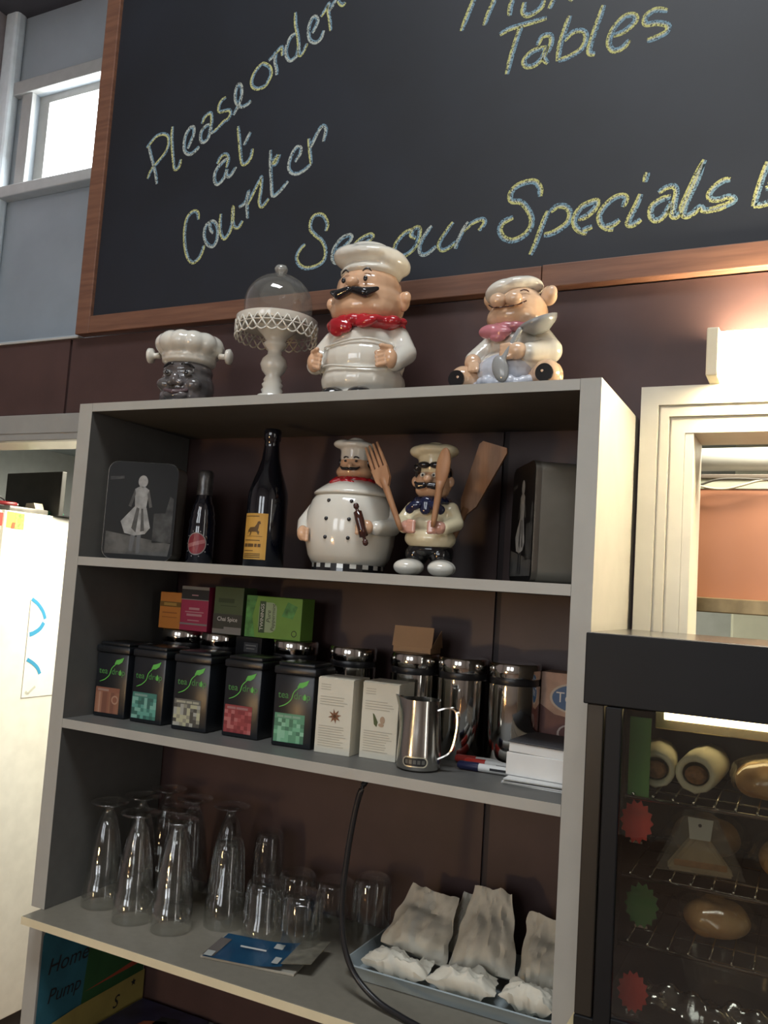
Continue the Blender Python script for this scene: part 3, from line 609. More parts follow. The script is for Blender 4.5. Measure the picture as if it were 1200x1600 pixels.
for s in (-1, 1):
    blob('snout_lobe', [('e', (s * 0.0135 + 0.0, -0.050, 0.153), (0.0145, 0.012, 0.0125))], skin_pale, t, 0.002, 2)
    blob('ear', [('e', (s * 0.048 + 0.004, 0.004, 0.171), (0.014, 0.011, 0.017)), ('e', (s * 0.054 + 0.004, -0.002, 0.174), (0.010, 0.008, 0.012))], skin_pale, t, 0.002, 3)
    bm = BM(); tube(bm, [(s * (0.020 + 0.004 * i), -0.0400 + 0.003 * i, 0.168 + 0.003 * math.sin(i / 3 * math.pi)) for i in range(4)], 0.0012, 5); mk('closed_eye', bm, brown_glaze, t, smooth=True)
    bm = BM(); tube(bm, [(0, -0.054, 0.1395), (s * 0.010, -0.0545, 0.1395), (s * 0.024, -0.049, 0.1435), (s * 0.032, -0.042, 0.150)], 0.0012, 5); mk('mouth_line', bm, brown_glaze, t, smooth=True)
    # trotter: bent leg with its dark round sole turned to the front
    blob('leg', [('c', (s * 0.050, -0.018, 0.026), (s * 0.071, -0.040, 0.030), 0.022, 0.023), ('e', (s * 0.072, -0.032, 0.027), (0.023, 0.016, 0.0265))], skin_pale, t, 0.0025, 3)
    bm = BM(); lathe(bm, [(0, 0), (0.0140, 0), (0.0140, 0.004), (0, 0.004)], 24); mk('sole', bm, black_glaze, t, loc=(s * 0.074, -0.0580, 0.027), rot=(R(94), 0, 0), auto=40)
blob('hand', [('e', (0.026, -0.056, 0.066), (0.017, 0.013, 0.014))] + [('c', (0.018, -0.062, 0.074 - 0.006 * i), (0.004, -0.064, 0.073 - 0.006 * i), 0.0052, 0.0045) for i in range(4)], skin_pale, t, 0.002, 2)
blob('hand', [('e', (-0.058, -0.036, 0.058), (0.014, 0.013, 0.015))] + [('c', (-0.056 + 0.005 * i, -0.046, 0.052), (-0.055 + 0.006 * i, -0.052, 0.041), 0.005, 0.0045) for i in range(3)], skin_pale, t, 0.002, 2)
blob('scarf', [('e', (0.034 * math.sin(a) - 0.002, -0.032 * math.cos(a), 0.113), (0.016, 0.016, 0.010)) for a in [R(24 * i) for i in range(15)]] + [('e', (-0.024, -0.046, 0.104), (0.022, 0.012, 0.012)), ('e', (-0.006, -0.050, 0.100), (0.020, 0.010, 0.008)), ('e', (-0.010, -0.050, 0.092), (0.014, 0.008, 0.007))], pink_glaze, t, 0.0022, 2)
blob('hat', [('e', (-0.004, 0, 0.186), (0.043, 0.042, 0.016), (0, -0.15, 0)), ('e', (-0.020, -0.012, 0.180), (0.032, 0.034, 0.017), (0, -0.35, 0)), ('e', (0.016, 0.0, 0.190), (0.026, 0.032, 0.014))], ceramic, t, 0.0025, 3)
bm = BM(); lathe(bm, [(0, 0), (0.012, 0.0), (0.026, 0.010), (0.032, 0.019), (0.0305, 0.0195), (0.022, 0.012), (0, 0.004)], 28); mk('bowl', bm, grey_glaze, t, loc=(0.058, -0.036, 0.098), rot=(R(12), R(-18), 0), smooth=True)
blob('spoon', [('e', (0.004, -0.066, 0.036), (0.0135, 0.007, 0.023), (0, -0.3, 0)), ('c', (0.010, -0.065, 0.055), (0.030, -0.058, 0.098), 0.005, 0.005)], grey_glaze, t, 0.002, 2)

# ------------------------------------------------------------------ upper shelf
SH1 = 0.0864
def print_tin(name, label, loc, rz, s=1.0):
    t = thing(name, label, 'tin', loc, rz, 'picture tins on the upper shelf')
    w, h, d = 0.134 * s, 0.186 * s, 0.058
    bm = BM(); prism(bm, rrect(-w / 2, w / 2, 0.0, h, 0.018, 6), -d / 2, d / 2 - 0.0); mk('body', bm, mat('dull_steel_tin', (0.26, 0.24, 0.20), 0.38, 0.55, noise=0.06), t, auto=40)
    bm = BM(); prism(bm, rrect(-w / 2 - 0.001, w / 2 + 0.001, -0.0, h + 0.001, 0.019, 6), -d / 2 - 0.009, -d / 2 - 0.0002); mk('lid', bm, mat('tin_lid_steel', (0.26, 0.235, 0.20), 0.32, 0.9), t, auto=40)
    y = -d / 2 - 0.0094
    bm = BM(); flat(bm, rrect(-w / 2 - 0.0006, w / 2 + 0.0009, 0.0002, h + 0.0009, 0.019, 6), y, 0)
    P = lambda *a: [(x * s * 0.9, z * s) for x, z in a]
    flat(bm, P((-0.070, 0.010), (0.066, 0.010), (0.070, 0.034), (-0.070, 0.052)), y - 0.0002, 1)          # pale pavement
    flat(bm, P((0.030, 0.034), (0.070, 0.036), (0.070, 0.120), (0.062, 0.124), (0.054, 0.092), (0.030, 0.090)), y - 0.0002, 2)   # lit wall
    flat(bm, P((-0.070, 0.150), (-0.040, 0.154), (-0.040, 0.159), (-0.070, 0.157)), y - 0.0002, 2)
    # plain standing person in a long pale gown
    flat(bm, P((-0.040, 0.072), (-0.030, 0.050), (-0.008, 0.046), (0.014, 0.050), (0.024, 0.062), (0.013, 0.100), (-0.012, 0.102)), y - 0.0004, 3)
    flat(bm, P((-0.016, 0.060), (-0.006, 0.052), (-0.002, 0.098), (-0.008, 0.100)), y - 0.0005, 1); flat(bm, P((0.004, 0.054), (0.012, 0.056), (0.006, 0.098), (0.002, 0.098)), y - 0.0005, 1)
    flat(bm, P((-0.012, 0.101), (0.012, 0.099), (0.016, 0.134), (0.006, 0.140), (-0.006, 0.140), (-0.015, 0.135)), y - 0.0004, 3)
    flat(bm, P((-0.015, 0.135), (-0.012, 0.126), (-0.020, 0.100), (-0.026, 0.102)), y - 0.0004, 1); flat(bm, P((0.016, 0.134), (0.012, 0.126), (0.019, 0.100), (0.025, 0.102)), y - 0.0004, 1)
    flat(bm, [(x * s, z * s) for x, z in disc(0.001, 0.150, 0.0092, 0.0118)], y - 0.0004, 3)
    flat(bm, P((-0.018, 0.016), (-0.010, 0.016), (-0.006, 0.050), (-0.016, 0.050)), y - 0.0003, 4); flat(bm, P((-0.002, 0.013), (0.006, 0.013), (0.006, 0.052), (-0.003, 0.052)), y - 0.0003, 4)
    mk('picture_print', bm, [mat('print_black', (0.008, 0.008, 0.008), 0.4, spec=0.15), mat('print_mid_grey', (0.075, 0.073, 0.068), 0.4, noise=0.35, nscale=40, spec=0.15), mat('print_dark_grey', (0.045, 0.045, 0.043), 0.4, noise=0.5, nscale=40, spec=0.15), mat('print_pale_grey', (0.27, 0.27, 0.26), 0.4, noise=0.25, nscale=60, spec=0.15), mat('print_charcoal', (0.030, 0.030, 0.030), 0.35)], t)
    return t
print_tin('picture_tin', 'black picture tin with a monochrome figure print at the left end of the upper shelf', (0.107, 0.092, SH1 + 0.0002), R(24))
print_tin('picture_tin', 'steel picture tin turned sideways at the right end of the upper shelf', (0.892, 0.130, SH1 + 0.0002), R(-58), 1.0)

dark_glass = mat('near_black_glass', (0.004, 0.005, 0.010), 0.06, coat=1.0)
t = thing('cordial_bottle', 'short dark bottle with grey foil neck and round red label', 'bottle', (0.222, 0.12, SH1))
bm = BM(); lathe(bm, [(0, 0), (0.024, 0), (0.0255, 0.003), (0.0255, 0.062), (0.024, 0.075), (0.0255, 0.080), (0.022, 0.092), (0.0235, 0.096), (0.0195, 0.106), (0.0205, 0.110), (0.0155, 0.120), (0.0135, 0.130), (0.0125, 0.165), (0, 0.165)], 32); mk('bottle_glass', bm, dark_glass, t, smooth=True)
bm = BM(); lathe(bm, [(0.0150, 0.132), (0.0146, 0.150), (0.0150, 0.165), (0.0150, 0.174), (0.012, 0.180), (0, 0.181)], 28); mk('foil_cap', bm, mat('grey_foil', (0.11, 0.11, 0.11), 0.3, 0.7, noise=0.2, nscale=80, bump=0.3, bscale=300), t, smooth=True)
bm = BM(); flat(bm, disc(0.003, 0.038, 0.0200, 0.0215, 28), 0, 0); flat(bm, disc(0.003, 0.038, 0.0180, 0.0195, 28), 0.0, 1)
flat(bm, [(-0.013, 0.030), (0.020, 0.040), (0.019, 0.047), (-0.014, 0.037)], 0, 2)
for k in range(10): flat(bm, disc(0.003 + 0.0232 * math.cos(2 * math.pi * k / 10), 0.038 + 0.0245 * math.sin(2 * math.pi * k / 10), 0.0013, None, 8), 0, 0)
o = mk('round_label', bm, [mat('label_grey', (0.22, 0.20, 0.19), 0.4), mat('label_red', (0.20, 0.022, 0.030), 0.4, noise=0.1), mat('label_pink', (0.30, 0.11, 0.11), 0.4)], t)
bend(o, 0.0257, R(12), 0.00025)

t = thing('wine_bottle', 'tall dark bottle with a yellow label showing a trotting horse', 'bottle', (0.362, 0.13, SH1))
bm = BM(); lathe(bm, [(0, 0), (0.034, 0), (0.0375, 0.004), (0.0378, 0.125), (0.0365, 0.140), (0.031, 0.158), (0.023, 0.180), (0.0170, 0.203), (0.0145, 0.225), (0.0140, 0.236), (0.0160, 0.238), (0.0165, 0.254), (0.0150, 0.259), (0, 0.259)], 40); mk('bottle_glass', bm, dark_glass, t, smooth=True)
lm = [mat('yellow_label', (0.55, 0.30, 0.055), 0.6, noise=0.06), mat('label_brown_ink', (0.10, 0.05, 0.012), 0.6)]
bm = BM()
for i in range(8):   # sheet in strips so that it bends
    x0 = -0.026 + 0.0065 * i; flat(bm, rect(x0, x0 + 0.0065, 0.014, 0.098), 0, 0)
o = mk('label', bm, lm, t); on_cyl(o, 0.0381)
bm = BM()
horse = [(-0.012, 0.068), (-0.008, 0.072), (0.002, 0.073), (0.006, 0.078), (0.008, 0.083), (0.012, 0.084), (0.014, 0.079), (0.011, 0.078), (0.010, 0.071), (0.009, 0.067), (0.012, 0.064), (0.010, 0.058), (0.008, 0.062), (0.006, 0.064), (-0.004, 0.064), (-0.006, 0.058), (-0.009, 0.057), (-0.007, 0.063), (-0.011, 0.064), (-0.014, 0.059), (-0.013, 0.066)]
flat(bm, horse, 0, 0); flat(bm, rect(-0.016, 0.018, 0.0555, 0.0562), 0, 0)
for z, w in ((0.0920, 0.016), (0.0480, 0.018), (0.029, 0.012), (0.0235, 0.019), (0.0205, 0.019), (0.0170, 0.019)): flat(bm, rect(-0.022, -0.022 + 2 * w, z, z + 0.0014), 0, 0)
for x0, x1 in ((-0.022, -0.012), (-0.011, 0.002), (0.004, 0.009), (0.0105, 0.016)): flat(bm, rect(x0, x1, 0.0365, 0.0425), 0, 0)
o = mk('label_print', bm, lm[1], t); bend(o, 0.0384)

# round chef jar
t = thing('round_chef_jar', 'round bellied white chef jar holding a rolling pin, black and white checked base', 'cookie jar', (0.548, 0.118, SH1), R(11)); t.scale = (0.97, 0.97, 0.97)
bm = BM(); lathe(bm, [(0, 0.014), (0.066, 0.014), (0.074, 0.028), (0.0800, 0.052), (0.0825, 0.078), (0.0800, 0.104), (0.0725, 0.126), (0.066, 0.136), (0.0, 0.136)], 56); mk('belly', bm, ceramic, t, smooth=True)
bm = BM(); lathe(bm, [(0.0, 0.136), (0.069, 0.1365), (0.0705, 0.1395), (0.066, 0.1445), (0.052, 0.155), (0.038, 0.164), (0.0, 0.168)], 56); mk('lid', bm, ceramic, t, smooth=True)
bm = BM(); NC = 36
for k in range(NC):
    for row in range(2):
        a0, a1 = 2 * math.pi * k / NC, 2 * math.pi * (k + 1) / NC; z0, z1 = (0.0, 0.0065) if row == 0 else (0.0065, 0.0145); r0 = 0.0655
        vs = [bm.verts.new((r0 * math.cos(a), r0 * math.sin(a), z)) for a, z in ((a0, z0), (a1, z0), (a1, z1), (a0, z1))]
        bm.faces.new(vs).material_index = (k + 1) % 2 if row else 1
mk('checked_band', bm, [ceramic, black_glaze], t)
def surf(x, z, dr=0.0):
    prof = [(0.014, 0.066), (0.028, 0.074), (0.052, 0.080), (0.078, 0.0825), (0.104, 0.080), (0.126, 0.0725), (0.136, 0.066)]
    for (za, ra), (zb, rb) in zip(prof, prof[1:]):
        if za <= z <= zb: r = ra + (rb - ra) * (z - za) / (zb - za) + dr; break
    return (x, -math.sqrt(max(r * r - x * x, 0)), z)
for z in (0.122, 0.090, 0.058):
    for x in (-0.020, 0.021):
        bm = BM(); ell(bm, surf(x, z), (0.0036, 0.003, 0.0036), u=12, v=8); mk('button', bm, black_glaze, t, smooth=True)
for s in (-1, 1):
    blob('arm', [('c', (s * 0.064, 0.0, 0.116), (s * 0.080, -0.014, 0.084), 0.016, 0.017), ('c', (s * 0.080, -0.014, 0.084), (s * (0.074 if s < 0 else 0.066), -0.040 if s < 0 else -0.062, 0.068 if s < 0 else 0.078), 0.017, 0.013)], ceramic, t, 0.0025, 3)
blob('hand', [('e', (-0.070, -0.056, 0.064), (0.010, 0.010, 0.014))] + [('c', (-0.066, -0.060, 0.072 - 0.006 * i), (-0.058, -0.066, 0.070 - 0.006 * i), 0.0042, 0.004) for i in range(4)], skin, t, 0.0018, 2)
blob('hand', [('e', (0.052, -0.074, 0.078), (0.012, 0.010, 0.013))] + [('c', (0.048, -0.080, 0.087 - 0.006 * i), (0.038, -0.083, 0.085 - 0.006 * i), 0.0042, 0.004) for i in range(4)], skin, t, 0.0018, 2)
bm = BM(); A, B = Vector((0.033, -0.086, 0.117)), Vector((0.056, -0.083, 0.046))
prf = [(0.0, 0.003), (0.03, 0.0048), (0.10, 0.0050), (0.13, 0.003), (0.17, 0.003), (0.20, 0.0075), (0.40, 0.0080), (0.62, 0.0075), (0.78, 0.0080), (0.80, 0.003), (0.86, 0.003), (0.88, 0.0050), (0.96, 0.0048), (1.0, 0.002)]
tube(bm, [A.lerp(B, q) for q, _ in prf], [r for _, r in prf], 12); mk('rolling_pin', bm, brown_glaze, t, smooth=True)
blob('neckerchief', [('e', (0.029 * math.sin(a), -0.029 * math.cos(a), 0.1655), (0.011, 0.011, 0.006)) for a in [R(24 * i) for i in range(15)]] + [('e', (-0.004, -0.040, 0.160), (0.009, 0.005, 0.006)), ('e', (0.010, -0.042, 0.157), (0.010, 0.004, 0.005), (0, 0.5, 0)), ('e', (-0.022, -0.040, 0.160), (0.012, 0.004, 0.005), (0, -0.3, 0))], red_glaze, t, 0.0018, 2)
blob('head', [('e', (0, 0, 0.181), (0.034, 0.032, 0.017)), ('e', (0, 0, 0.196), (0.0275, 0.0275, 0.022)), ('e', (0, -0.028, 0.189), (0.0065, 0.007, 0.006))], skin, t, 0.002, 3)
for s in (-1, 1):
    blob('moustache', [('c', (s * 0.003, -0.0345, 0.1835), (s * 0.013, -0.0315, 0.184), 0.0032, 0.0028), ('c', (s * 0.013, -0.0315, 0.184), (s * 0.018, -0.028, 0.188), 0.0026, 0.0014)], black_glaze, t, 0.0011, 2)
    bm = BM(); ell(bm, (s * 0.010, -0.0262, 0.1985), (0.0026, 0.002, 0.0022), u=10, v=6); mk('eye', bm, black_glaze, t, smooth=True)
    bm = BM(); tube(bm, [(s * (0.005 + 0.003 * i), -0.0270 + 0.001 * i, 0.2045 + 0.002 * math.sin(i / 3 * math.pi)) for i in range(4)], 0.0015, 5); mk('eyebrow', bm, black_glaze, t, smooth=True)
    blob('hair', [('e', (s * 0.0265, 0.002, 0.199), (0.004, 0.011, 0.010))], black_glaze, t, 0.0016, 2)
blob('hat', [('c', (0, 0, 0.208), (0, 0, 0.218), 0.0275, 0.0275), ('e', (0, 0, 0.229), (0.037, 0.034, 0.0105)), ('e', (-0.020, -0.008, 0.231), (0.020, 0.020, 0.009))], ceramic, t, 0.002, 3)

# chef with utensils
t = thing('utensil_chef_figurine', 'small cream coated chef figurine with navy bow clasping wooden utensils', 'figurine', (0.706, 0.105, SH1 + 0.001), R(6))
for s in (-1, 1):
    blob('shoe', [('e', (s * 0.027, -0.016, 0.014), (0.0235, 0.026, 0.0145)), ('e', (s * 0.029, -0.028, 0.013), (0.022, 0.020, 0.0135))], ceramic, t, 0.002, 3)
    blob('hand', [('e', (s * 0.027, -0.043, 0.078), (0.012, 0.010, 0.011))] + [('c', (s * 0.022, -0.050, 0.086 - 0.005 * i), (s * 0.013, -0.052, 0.085 - 0.005 * i), 0.0042, 0.0038) for i in range(4)], mat('pink_flesh_glaze', (0.62, 0.33, 0.25), 0.15, coat=0.5), t, 0.0016, 2)
    blob('moustache', [('c', (s * 0.004, -0.0395, 0.1465), (s * 0.014, -0.0375, 0.1455), 0.005, 0.006), ('c', (s * 0.014, -0.0375, 0.1455), (s * 0.022, -0.032, 0.1520), 0.005, 0.002)], black_glaze, t, 0.0013, 2)
    bm = BM(); ell(bm, (s * 0.010, -0.0305, 0.1645), (0.0046, 0.003, 0.0042), u=12, v=8); mk('eye', bm, ceramic, t, smooth=True)
    bm = BM(); ell(bm, (s * 0.0095, -0.0328, 0.1640), (0.0020, 0.0015, 0.0022), u=10, v=6); mk('pupil', bm, black_glaze, t, smooth=True)
    blob('hair', [('e', (s * 0.010, -0.0265, 0.1815), (0.011, 0.007, 0.006)), ('e', (s * 0.024, -0.016, 0.1775), (0.008, 0.008, 0.008)), ('e', (s * 0.027, -0.002, 0.1705), (0.006, 0.010, 0.010))], black_glaze, t, 0.0016, 2)
    blob('ear', [('e', (s * 0.031, -0.004, 0.157), (0.006, 0.005, 0.009))], skin, t, 0.0014, 2)
    blob('bow_lobe', [('e', (s * 0.017, -0.040, 0.113), (0.013, 0.006, 0.008), (0, s * 0.3, 0)), ('e', (s * 0.026, -0.038, 0.107), (0.008, 0.005, 0.008))], navy_glaze, t, 0.0016, 2)
blob('trousers', [('e', (s * 0.021, 0, 0.036), (0.020, 0.024, 0.020)) for s in (-1, 1)] + [('e', (0, 0.002, 0.044), (0.040, 0.030, 0.014))], black_glaze, t, 0.002, 3)
blob('coat', [('e', (0, 0, 0.062), (0.044, 0.034, 0.022)), ('e', (0, 0, 0.088), (0.041, 0.033, 0.030)), ('e', (0, 0, 0.110), (0.036, 0.028, 0.018)), ('c', (-0.034, 0, 0.112), (-0.046, -0.012, 0.088), 0.012, 0.013), ('c', (-0.046, -0.012, 0.088), (-0.034, -0.036, 0.078), 0.013, 0.011), ('c', (0.034, 0, 0.112), (0.046, -0.012, 0.088), 0.012, 0.013), ('c', (0.046, -0.012, 0.088), (0.034, -0.036, 0.078), 0.013, 0.011)], cream_glaze, t, 0.0022, 3)
blob('neckerchief', [('e', (0.021 * math.sin(a), -0.021 * math.cos(a), 0.124), (0.012, 0.012, 0.008)) for a in [R(24 * i) for i in range(15)]] + [('e', (0, -0.036, 0.117), (0.012, 0.006, 0.012)), ('e', (0, -0.037, 0.108), (0.010, 0.005, 0.010))], navy_glaze, t, 0.002, 2)
blob('head', [('e', (0, 0, 0.154), (0.0315, 0.030, 0.026)), ('e', (0, -0.004, 0.142), (0.029, 0.027, 0.016)), ('e', (0, -0.033, 0.1575), (0.0085, 0.0085, 0.0075))], skin, t, 0.002, 3)
blob('hat', [('c', (0, 0, 0.184), (0, 0, 0.196), 0.027, 0.028), ('e', (-0.004, 0, 0.208), (0.038, 0.035, 0.0125)), ('e', (-0.020, -0.006, 0.206), (0.022, 0.024, 0.012)), ('e', (0.018, 0, 0.209), (0.022, 0.026, 0.0115))], cream_glaze, t, 0.002, 3)

# wooden utensils clasped by that figurine (base at the hand)
t = thing('wooden_fork', 'wooden fork with four tines, left of the utensil chef', 'utensil', (0.676, 0.045, SH1 + 0.072))
bm = BM(); A, B = Vector((0.004, 0, 0)), Vector((-0.062, 0.004, 0.140)); d = (B - A).normalized(); sd = Vector((d.z, 0, -d.x))
tube(bm, [A.lerp(B, q) for q in (0, 0.1, 0.3, 0.5, 0.60)], [0.0035, 0.0048, 0.0050, 0.0060, 0.0065], 10); mk('handle', bm, wood_spoon, t, smooth=True)
bm = BM()
P0 = A.lerp(B, 0.52)
for q0, q1, w0, w1 in ((0.5, 0.58, 0.006, 0.013), (0.58, 0.72, 0.013, 0.0145)):
    a, b = A.lerp(B, q0), A.lerp(B, q1)
    vs = [bm.verts.new(p + Vector((0, dy, 0))) for dy in (-0.0035, 0.0035) for p in (a - sd * w0, a + sd * w0, b + sd * w1, b - sd * w1)]
    for q in ((0, 1, 2, 3), (7, 6, 5, 4), (0, 4, 5, 1), (1, 5, 6, 2), (2, 6, 7, 3), (3, 7, 4, 0)): bm.faces.new([vs[i] for i in q])
for k in range(4):
    o_ = (k - 1.5) * 0.0081; a, b = A.lerp(B, 0.70) + sd * o_, A.lerp(B, 1.0) + sd * o_ * 0.92
    tube(bm, [a, a.lerp(b, 0.5), b], [0.0033, 0.003, 0.0018], 8)
mk('tines', bm, wood_spoon, t, auto=40)
t = thing('wooden_spoon', 'wooden spoon held upright in front of the utensil chef hat', 'utensil', (0.737, 0.045, SH1 + 0.078))
bm = BM(); A, B = Vector((-0.002, 0, 0)), Vector((0.012, 0.002, 0.122))
tube(bm, [A.lerp(B, q) for q in (0, 0.1, 0.3, 0.5, 0.60)], [0.0035, 0.0048, 0.0052, 0.0062, 0.0080], 10); mk('handle', bm, wood_spoon, t, smooth=True)
blob('spoon_bowl', [('e', A.lerp(B, 0.78), (0.0125, 0.0055, 0.033), (0, 0.11, 0))], wood_spoon, t, 0.0018, 2)
t = thing('wooden_spatula', 'wide wooden spatula leaning behind the utensil chef', 'utensil', (0.735, 0.165, SH1 + 0.004))
bm = BM(); A, B = Vector((-0.040, 0, 0.003)), Vector((0.053, 0.0, 0.224)); d = (B - A).normalized(); sd = Vector((d.z, 0, -d.x))
tube(bm, [A.lerp(B, q) for q in (0, 0.2, 0.4, 0.52)], [0.005, 0.006, 0.006, 0.0065], 10); mk('handle', bm, wood_spoon, t, smooth=True)
bm = BM()
pts = [(A.lerp(B, q) + sd * w) for q, w in ((0.48, -0.006), (0.56, -0.015), (0.97, -0.026), (1.0, -0.022), (1.02, 0.022), (0.99, 0.026), (0.56, 0.016), (0.48, 0.006))]
prism(bm, [(p.x, p.z) for p in pts], -0.003, 0.003); mk('blade', bm, wood_spoon, t)

# ------------------------------------------------------------------ middle shelf
SH2 = -0.2146
leaf_green = mat('leaf_green_print', (0.10, 0.42, 0.07), 0.5)
logo_green = mat('logo_green_print', (0.05, 0.20, 0.05), 0.5)
def tea_tin(label, loc, rz, cols, kind, title):
    t = thing('tea_tin', label, 'tin', loc, rz, 'black tea tins in a row')
    w, d, h = 0.076, 0.076, 0.142
    bm = BM(); box(bm, -w / 2, w / 2, -d / 2, d / 2, 0, 0.122, 0.004); mk('body', bm, black_tin, t, auto=40)
    bm = BM(); box(bm, -w / 2 - 0.002, w / 2 + 0.002, -d / 2 - 0.002, d / 2 + 0.002, 0.1215, 0.135, 0.003); box(bm, -w / 2 + 0.003, w / 2 - 0.003, -d / 2 + 0.003, d / 2 - 0.003, 0.1345, h, 0.003); mk('lid', bm, black_tin, t, auto=40)
    y = -d / 2 - 0.0006
    text('brand_text', 'tea', 0.0165, logo_green, t, (-0.019, y, 0.0865)); text('brand_text', 'drop', 0.0165, logo_green, t, (0.0165, y, 0.0865))
    bm = BM(); ribbon(bm, catmull([(-0.026, 0.066), (-0.014, 0.071), (-0.004, 0.080), (0.000, 0.092), (0.008, 0.100), (0.014, 0.104)], 4), 0.0016, y - 0.0002)
    flat(bm, [(0.006, 0.101), (0.010, 0.109), (0.018, 0.111), (0.028, 0.115), (0.024, 0.106), (0.016, 0.101)], y - 0.0002)
    flat(bm, [(0.0215, 0.092), (0.0185, 0.086), (0.0195, 0.081), (0.0235, 0.081), (0.0245, 0.086)], y - 0.0002)
    mk('leaf_emblem', bm, leaf_green, t)
    bm = BM(); rg = random.Random(len(label)); x0, x1, z0, z1 = -0.033, 0.024, 0.008, 0.056
    flat(bm, rect(x0, x1, z1 - 0.009, z1), y, 0)
    if kind == 'grid':
        nx, nz = 8, 6
        for i in range(nx):
            for j in range(nz):
                flat(bm, rect(x0 + (x1 - x0) * i / nx, x0 + (x1 - x0) * (i + 1) / nx, z0 + (z1 - 0.009 - z0) * j / nz, z0 + (z1 - 0.009 - z0) * (j + 1) / nz), y, rg.randrange(len(cols)))
    else:
        nx = 14
        for i in range(nx): flat(bm, rect(x0 + (x1 - x0) * i / nx, x0 + (x1 - x0) * (i + 1) / nx, z0, z1 - 0.009), y, rg.randrange(len(cols)))
        flat(bm, disc(0.014, 0.034, 0.0082), y - 0.0002, len(cols) - 1); flat(bm, disc(0.014, 0.034, 0.0055), y - 0.0004, 0)
    mk('blend_label', bm, [mat('tin_print_%s_%d' % (str(len(label)), i), c, 0.5) for i, c in enumerate(cols)], t)
    bm = BM(); q = x0 + 0.005
    for wd in title: flat(bm, rect(q, q + wd, 0.0490, 0.0530), y - 0.0003); q += wd + 0.0015
    mk('title_bar', bm, mat('tin_title_%d' % len(label), tuple(0.6 * c + 0.10 for c in cols[1]), 0.5), t)
    return t
tea_tin('black tea tin with a brown striped label, first from the left', (0.0755, 0.106, SH2), R(3), [(0.20, 0.08, 0.05), (0.26, 0.12, 0.075), (0.15, 0.06, 0.04), (0.22, 0.10, 0.06), (0.34, 0.20, 0.14)], 'stripe', (0.026,))
tea_tin('black tea tin with a dark teal mosaic label, second from the left', (0.168, 0.106, SH2), R(1), [(0.04, 0.16, 0.13), (0.09, 0.28, 0.23), (0.025, 0.10, 0.085), (0.16, 0.36, 0.30)], 'grid', (0.030,))
tea_tin('black tea tin with a grey and cream mosaic label', (0.269, 0.103, SH2), R(4), [(0.10, 0.10, 0.09), (0.36, 0.36, 0.24), (0.045, 0.045, 0.04), (0.22, 0.22, 0.17), (0.30, 0.31, 0.28)], 'grid', (0.020, 0.012, 0.013))
tea_tin('black tea tin with a red mosaic label', (0.373, 0.116, SH2), R(2), [(0.22, 0.028, 0.035), (0.30, 0.055, 0.06), (0.17, 0.018, 0.025), (0.36, 0.11, 0.11)], 'grid', (0.018, 0.024))
tea_tin('black tea tin with a mint green mosaic label beside the white cartons', (0.483, 0.108, SH2), R(5), [(0.07, 0.24, 0.14), (0.13, 0.36, 0.22), (0.04, 0.15, 0.09), (0.20, 0.44, 0.30)], 'grid', (0.012, 0.014, 0.015))

def canister(label, x, y):
    t = thing('steel_canister', label, 'canister', (x, y, SH2), 0, 'steel canisters behind the tea tins')
    bm = BM(); lathe(bm, [(0, 0), (0.041, 0), (0.043, 0.003), (0.043, 0.133), (0.040, 0.135), (0, 0.135)], 40); mk('body', bm, polished, t, auto=40)
    bm = BM(); lathe(bm, [(0.0405, 0.134), (0.0412, 0.136), (0.0412, 0.143), (0.0405, 0.145)], 40); mk('seal', bm, black_plastic, t, auto=40)
    bm = BM(); lathe(bm, [(0, 0.1445), (0.0425, 0.1445), (0.0435, 0.146), (0.0435, 0.166), (0.042, 0.1685), (0, 0.169)], 40); mk('lid', bm, polished, t, auto=40)
    return t
for i, (x, y, lab) in enumerate(((0.122, 0.218, 'steel canister behind the teal tea tin under the orange box'), (0.217, 0.218, 'steel canister below the pink and dark green tea boxes'), (0.394, 0.214, 'steel canister under the bright green tea box'),
        (0.520, 0.212, 'steel canister behind the first white carton'), (0.645, 0.212, 'steel canister with a brown card box on its lid'), (0.735, 0.214, 'tall steel canister behind the milk jug'), (0.828, 0.214, 'steel canister just left of the tan chai box'))):
    canister(lab, x, y)
t = thing('tea_carton', 'small black tea carton lying among the canisters', 'box', (0.306, 0.224, SH2))
bm = BM(); box(bm, -0.030, 0.030, -0.04, 0.04, 0.0, 0.1685, 0.001); mk('carton', bm, black_satin, t)
bm = BM(); flat(bm, rect(-0.010, 0.022, 0.140, 0.158), -0.0404); mk('label', bm, mat('dim_grey_label', (0.05, 0.05, 0.052), 0.5), t)
bm = BM(); flat(bm, rect(-0.006, 0.018, 0.152, 0.1535), -0.0408); flat(bm, rect(-0.004, 0.015, 0.146, 0.1475), -0.0408); mk('label_print', bm, grey_ink, t)

